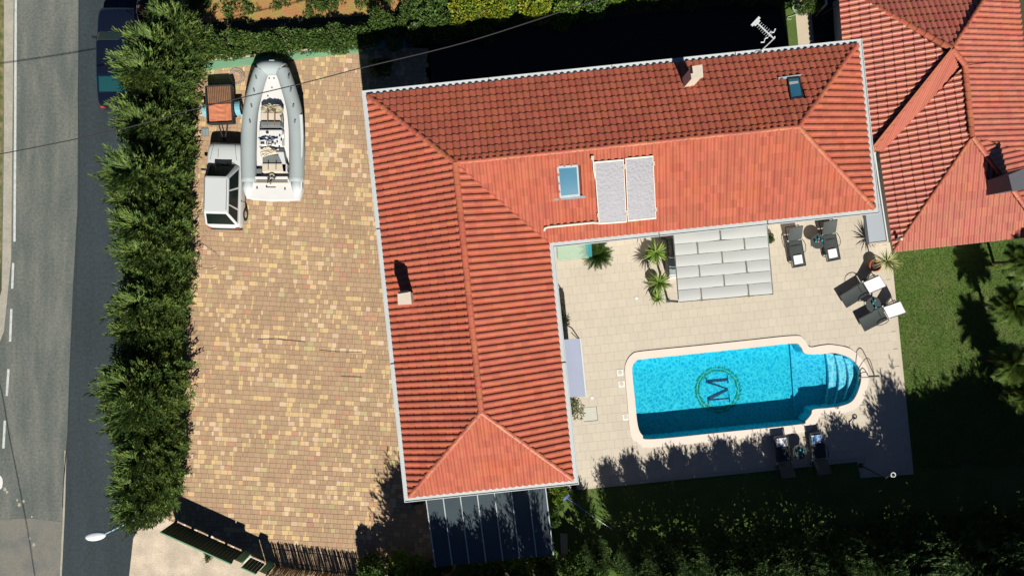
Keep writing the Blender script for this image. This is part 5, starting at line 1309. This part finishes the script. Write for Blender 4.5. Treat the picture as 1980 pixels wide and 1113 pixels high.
# ================================================================ TERRACE FURNITURE
def lounger(back=35):
    t = thing('sun_lounger', (0, 0, 0), 'x', 'sun lounger', 'charcoal sun loungers'); z = .34; hw = .33; Lh = 1.27; Lb = .74; ca, sa = math.cos(R(back)), math.sin(R(back))
    m = MB()
    for s_ in (-1, 1): m.tube([(s_ * hw, 0, z), (s_ * hw, 1.95, z)], .022, 6)
    m.tube([(-hw, 0, z), (hw, 0, z)], .022, 6); m.tube([(-hw, 1.95, z), (hw, 1.95, z)], .022, 6); m.build('frame', M['frame_b'], t)
    m = MB(); m.grid([[(x, y, z + .02 - .03 * (1 - (x / .30) ** 2)) for x in (-.30, -.2, -.1, 0, .1, .2, .30)] for y in (.02, .4, .8, 1.24)], closed=False); m.build('seat', M['mesh'], t)
    m = MB(); rings = []
    for f in (0, .25, .5, .75, 1): rings.append([(x, Lh + Lb * f * ca, z + .03 + Lb * f * sa - .03 * (1 - (x / .30) ** 2) + .03 * math.sin(f * 3.14)) for x in (-.31, -.2, -.1, 0, .1, .2, .31)])
    m.grid(rings, closed=False); bk = m.build('backrest', M['mesh'], t)
    m = MB()
    for s_ in (-1, 1): m.tube([(s_ * .32, Lh, z + .02), (s_ * .32, Lh + Lb * ca, z + .03 + Lb * sa)], .02, 6)
    m.tube([(-.32, Lh + Lb * ca, z + .03 + Lb * sa), (.32, Lh + Lb * ca, z + .03 + Lb * sa)], .02, 6); m.build('back_frame', M['frame_b'], t)
    for s_ in (-1, 1):
        for y in (.22, 1.55): m = MB(); m.bar((s_ * hw, y, z), (s_ * hw, y + (.06 if y < 1 else -.06), 0.0), .03, .03); m.build('leg', M['frame_b'], t)
        m = MB(); m.tube(catmull([(s_ * .34, .62, z), (s_ * .38, .72, z + .17), (s_ * .39, .98, z + .21), (s_ * .36, 1.2, z + .13), (s_ * .34, 1.27, z)], 3, False), .016, 6); m.build('armrest', M['frame_b'], t)
        m = MB(); m.box((s_ * .34, 1.27, z + .04), (.06, .09, .05)); m.build('hinge', M['tubelight'], t)
    m = MB(); m.bar((-.30, 1.0, z + .012), (.30, 1.0, z + .012), .05, .012); m.build('seat_seam', M['frame_b'], t)
    return t
proto = lounger()
LG = [((1545,515),10,'charcoal sun lounger with a small folded towel, nearest the right side of the pergola'),((1612,503),11,'charcoal sun lounger with a small folded towel, between round table and porch slab'),((1630,583),-58.5,'tilted charcoal sun lounger with a long white towel, the one nearer the potted plant'),((1666,628),-62.5,'tilted charcoal sun lounger with a long white towel, the one nearer the lawn and pool'),((1509.5,842),187,'charcoal sun lounger in the tree shade with a white towel, left of the round table'),((1577.5,836),187,'charcoal sun lounger in the tree shade with a blue towel, right of the round table')]
lg = []
for i, (p, a, lb) in enumerate(LG):
    o = proto if i == 0 else copy_tree(proto); o['label'] = lb; q = G(p[0], p[1], TZ + .34); o.location = (q.x, q.y, TZ); o.rotation_euler = (0, 0, R(a)); lg.append(o)
def towel(lo_, y0, y1, hw_, mat, label, x0=0, back=0):
    t = thing('towel', (0, 0, 0), label, 'towel', 'towels on the sun loungers'); t.location = lo_.location; t.rotation_euler = lo_.rotation_euler
    r = random.Random(len(label)); m = MB(); rings = []
    n = 8
    for i in range(n + 1):
        y = y0 + (y1 - y0) * i / n; rings.append([(x0 + x * hw_, y + r.uniform(-.004, .004), .372 + r.uniform(0, .006) - (.02 if abs(x) == 1 else 0)) for x in (-1, -.97, -.5, 0, .5, .97, 1)])
    if back: rings = [[(x, 1.27 + (y - 0) * math.cos(R(35)) , .42 + (z - .372) + y * math.sin(R(35))) for x, y, z in rg_] for rg_ in rings]
    m.grid(rings, closed=False); m.build('cloth', mat, t)
    if back: m = MB(); m.grid([[(x0 + x * hw_, 1.27 + (y1 + .012) * math.cos(R(35)) + .02, .40 + y1 * math.sin(R(35)) + dz) for x in (-1, 0, 1)] for dz in (.02, -.18)], closed=False); m.build('hanging_end', mat, t); return
    m = MB(); m.grid([[(x0 + x * hw_, y, .392 + r.uniform(0, .005) - (.02 if abs(x) == 1 else 0)) for x in (-1, -.95, 0, .95, 1)] for y in (y0 + .02, y0 + .1, (y0 + y1) / 2, y1 - .02)], closed=False); m.build('fold', mat, t)
towel(lg[0], .12, .56, .21, M['towel'], 'small folded white towel on the lounger right of the pergola')
towel(lg[1], .12, .56, .21, M['towel'], 'small folded white towel on the lounger below the roof edge')
towel(lg[2], .0, .76, .29, M['towel'], 'long white towel on the tilted lounger nearer the potted plant', .0, 1)
towel(lg[3], .0, .76, .29, M['towel'], 'long white towel on the tilted lounger nearer the lawn', .0, 1)
towel(lg[4], .08, .50, .26, M['towel'], 'white towel on the left lounger in the tree shade')
towel(lg[5], .08, .50, .26, M['bluetowel'], 'blue and white towel on the right lounger in the tree shade')
def table():
    t = thing('side_table', (0, 0, 0), 'x', 'table', 'round side tables by the loungers')
    m = MB(); m.lathe((0, 0, .47), [(.34, 0), (.355, .01), (.355, .025), (.33, .03), (.02, .022)], 28); m.build('tabletop', M['mesh'], t)
    for k in range(3):
        a = k * 2.094; m = MB(); m.tube([(.06 * math.cos(a), .06 * math.sin(a), .46), (.24 * math.cos(a), .24 * math.sin(a), 0)], .014, 5); m.build('leg', M['frame_b'], t)
    return t
tp = table()
TB = [((1581.8,466.6),'round side table with blue drinks between the upper pair of loungers'),((1689,588),'round side table with blue drinks between the two tilted loungers'),((1546,873),'round side table in the tree shade between the lower loungers')]
for i, (p, lb) in enumerate(TB):
    o = tp if i == 0 else copy_tree(tp); o['label'] = lb; q = G(*p, TZ + .5); o.location = (q.x, q.y, TZ)
    o.rotation_euler = (0, 0, i * .4)
    for k, (dx, dy) in enumerate([(-.14, -.03), (.15, .02), (0, .10)] if i != 1 else [(.02, .16), (.06, -.17), (-.06, .03)]):
        w3 = ['left', 'right', 'upper'][k] if i != 1 else ['upper', 'lower', 'middle'][k]
        g = thing('drink_glass', (q.x + dx, q.y + dy, TZ + .50), w3 + ' glass with a blue green drink on the ' + ['table by the upper pair of loungers', 'table between the tilted loungers', 'shaded table by the pool'][i], 'glass', 'drinks on the side tables')
        m = MB(); m.lathe((0, 0, 0), [(.035, 0), (.05, .13), (.047, .13), (.033, .01)], 12, cap0=True); m.build('glass', M['clearteal'], g)
        m = MB(); m.cyl((0, 0, .012), .034, .09, 12, .045); m.build('drink', M['drink'], g)
    if i == 0:
        g = thing('small_bowl', (q.x + .01, q.y - .02, TZ + .50), 'small red bowl between the drinks on the upper table', 'bowl'); m = MB(); m.lathe((0, 0, 0), [(.02, 0), (.045, .03), (.04, .03), (.015, .008)], 10, cap0=True); m.build('bowl', M['redthing'], g); m = MB(); m.cyl((0, 0, .01), .03, .012, 8); m.build('snack', M['rust'], g)

# pergola
t = thing('pergola', G(1398, 515, 0), 'white fabric pergola with staggered rectangular panels on a dark frame', 'pergola')
zp = 2.55; TL, TRp, BL_, BR = (1302.6,450.7), (1482,435), (1313,583.5), (1493.5,568)
def pp(u, v, z=zp):
    x = (1 - v) * ((1 - u) * TL[0] + u * TRp[0]) + v * ((1 - u) * BL_[0] + u * BR[0]); y = (1 - v) * ((1 - u) * TL[1] + u * TRp[1]) + v * ((1 - u) * BL_[1] + u * BR[1]); return G(x, y, z)
rows = 6; rs = random.Random(2)
for r0 in range(rows):
    cuts = [0, .5, 1] if r0 % 2 == 0 else [0, .245, .75, 1]
    v0, v1 = r0 / rows, (r0 + 1) / rows
    for a, b in zip(cuts, cuts[1:]):
        g0 = .008 if a > 0 else 0; g1 = .008 if b < 1 else 0
        m = MB(); rings = []
        for iv in range(7):
            f = iv / 6; v = v0 + (v1 - v0) * f; ring = []
            for iu in range(9):
                e = iu / 8; u = (a + g0) + (b - a - g0 - g1) * e
                d_ = max((1 - e * 5) if a > 0 else 0, (1 - (1 - e) * 5) if b < 1 else 0, 0)
                vv = v - (f ** 6) * (.0040 + d_ * .010)
                ring.append(pp(u, vv, zp + .025 * math.sin(f * math.pi) - .02 * f ** 5 - .02 * d_ + rs.uniform(-.001, .001)))
            rings.append(ring)
        m.grid(rings, closed=False); m.build('fabric_panel', M['fabric'], t, world=True, smooth=True)
for k in range(rows + 1):
    m = MB(); m.bar(pp(0, k / rows, zp - .10), pp(1, k / rows, zp - .10), .035, .05); m.build('cross_bar', M['frame_b'] if k in (0, rows) else M['fabric'], t, world=True)
for u, rws in ((.245, (1, 3, 5)), (.5, (0, 2, 4)), (.75, (1, 3, 5))):
    for r0 in rws: m = MB(); m.bar(pp(u, r0 / rows + .006, zp + .03), pp(u, (r0 + 1) / rows + (.02 if r0 == 5 else -.004), zp + .03), .045, .03); m.build('slot_bar', M['greyvinyl'], t, world=True)
for u in (0, 1): m = MB(); m.bar(pp(u, -.01, zp - .16), pp(u, 1.01, zp - .16), .07, .08); m.build('beam', M['greyvinyl'] if u else M['lid'], t, world=True)
for u, v in ((.004, .01), (.996, .01), (.004, .995), (.996, .995)):
    m = MB(); q = pp(u, v, zp - .2); m.box((q.x, q.y, 1.2), (.09, .09, 2.3), rz=R(5)); m.build('post', M['greyvinyl'], t, world=True)
    m = MB(); m.box((q.x, q.y, TZ + .01), (.2, .2, .02), rz=R(5)); m.build('base_plate', M['greyvinyl'], t, world=True)
# barbecue and bench left of the pergola
t = thing('outdoor_bench', G(1304, 483, .5) - Vector((0, 0, .5)), 'dark grey bench at the left edge of the pergola', 'bench', rz=R(5))
m = MB(); m.box((0, 0, .40), (.50, 1.15, .10)); m.build('cushion', M['greyvinyl'], t, bevel=.04); m = MB(); m.box((.2, 0, .20), (.08, 1.1, .38)); m.box((-.2, 0, .20), (.08, 1.1, .38)); m.build('base', M['frame_b'], t)
m = MB(); m.box((-.22, 0, .62), (.08, 1.15, .36)); m.build('backrest', M['greyvinyl'], t, bevel=.03)
t = thing('barbecue', G(1304, 513, .85) - Vector((0, 0, .85)), 'grey barbecue grill with curved handles beside the pergola', 'barbecue', rz=R(5))
m = MB(); m.box((0, 0, .42), (.55, .80, .82)); m.build('cabinet', M['greyvinyl'], t, bevel=.03)
m = MB(); m.grid([[(x, y, .84 + .10 * math.cos(x * 4.2)) for x in (-.26, -.13, 0, .13, .26)] for y in (-.4, .4)], closed=False); m.build('lid', M['lead'], t)
for y in (-.12, .42): m = MB(); m.tube(catmull([(-.25, y, .9), (-.15, y - .06, 1.0), (.15, y - .06, 1.0), (.25, y, .9)], 3, False), .018, 5); m.build('handle', M['silver'], t)
t = thing('storage_box', G(1303, 530, .45) - Vector((0, 0, .45)), 'small white box standing below the barbecue at the pergola', 'box', rz=R(5))
m = MB(); m.box((0, 0, .2), (.45, .38, .40)); m.build('body', M['lid'], t, bevel=.02)
for k in range(4): m = MB(); m.box((0, -.13 + k * .09, .41), (.43, .07, .02)); m.build('slat', M['white'], t)

# glass canopy and awning
t = thing('glass_canopy', G(1110, 480, 2.3), 'clear glass door canopy in the inner corner of the house', 'glass canopy')
P = [G(x, y, 2.4) for x, y in [(1075,468),(1137,464),(1139,499),(1077,503)]]; m = MB(); m.prism([(p.x, p.y) for p in P][::-1], 2.38, 2.40); m.build('pane', M['clear'], t, world=True)
P = [G(x, y, 2.41) for x, y in [(1135,464),(1143,463.5),(1145,496),(1137,497)]]; m = MB(); m.prism([(p.x, p.y) for p in P][::-1], 2.36, 2.41); m.build('edge_pane', M['clearteal'], t, world=True)
m = MB(); m.bar(G(1077,470,2.43), G(1078,499,2.43), .03, .03); m.bar(G(1133,467,2.43), G(1136,494,2.43), .03, .03); m.build('bracket', M['gedge'], t, world=True)
t = thing('wall_awning', G(1105, 710, 0), 'blue grey folding awning over the terrace door with metal arms', 'awning')
P4 = [(1083,657,2.7), (1122,654,2.35), (1133,766,2.35), (1094,768,2.7)]
m = MB(); rings = []
for f in [i / 8 for i in range(9)]:
    a = G(*P4[0]).lerp(G(*P4[3]), f); b = G(*P4[1]).lerp(G(*P4[2]), f); rings.append([a.lerp(b, q) + Vector((0, 0, -.05 * math.sin(q * math.pi) + .006 * math.sin(q * 25))) for q in [j / 10 for j in range(11)]])
m.grid(rings, closed=False); m.build('canopy', M['awning'], t, world=True, smooth=True)
m = MB(); a = G(1122,654,2.35); b = G(1133,766,2.35); m.grid([[a + Vector((.0, 0, 0)), a + Vector((.03, 0, -.22))], [b, b + Vector((.03, 0, -.22))]], closed=False); m.build('valance', M['awning'], t, world=True)
m = MB(); m.bar(a, b, .06, .05); m.build('front_bar', M['tubelight'], t, world=True)
m = MB(); m.tube([G(1092,625,1.9), G(1106,634,2.3), G(1121,656,2.33)], .03, 5); m.tube([G(1104,642,2.2), G(1118,655,2.33)], .02, 5); m.build('arm', M['frame_b'], t, world=True)

# shower pole, step, brush
t = thing('outdoor_shower', G(1668, 902, 0), 'dark outdoor shower pole with a pale ring head at the terrace corner', 'shower')
b = G(1664, 899, TZ); q = G(1727, 917, 2.3); m = MB(); m.tube([b, (b.x, b.y, 1.5), (b.x + .05, b.y, 2.2), (q.x, q.y, 2.3)], .04, 8); m.build('pole', M['frame_b'], t, world=True)
m = MB(); m.tube([q + Vector((.10 * math.cos(a), .10 * math.sin(a), 0)) for a in [j * math.pi / 8 for j in range(17)]], .028, 6); m.build('shower_ring', M['white'], t, world=True)
m = MB(); m.box((b.x, b.y, TZ + .02), (.2, .2, .03)); m.build('foot', M['frame_b'], t, world=True)
t = thing('pool_brush', G(1135, 990, 0), 'blue pool brush with a long pale pole leaning beside the terrace', 'pool brush')
m = MB(); m.bar(G(1089,966,.35), G(1100,956,.35), .09, .06); m.build('brush_head', M['bluetool'], t, world=True)
m = MB(); m.tube([G(1095,961,.36), G(1132,988,.28)], .022, 6); m.build('pole', M['bluetool'], t, world=True); m = MB(); m.tube([G(1132,988,.28), G(1183,1022,.18)], .018, 6); m.build('pole_extension', M['tubelight'], t, world=True)
for (x, y, lb) in [(1096,944,'dark round pot at the terrace corner under the roof edge, left one'), (1110,942,'dark round pot at the terrace corner under the roof edge, right one')]:
    t = thing('round_pot', G(x, y, .3) - Vector((0, 0, .3)), lb, 'pot', 'dark pots at the terrace corner'); pot(t, .14, .28, M['greypot'])
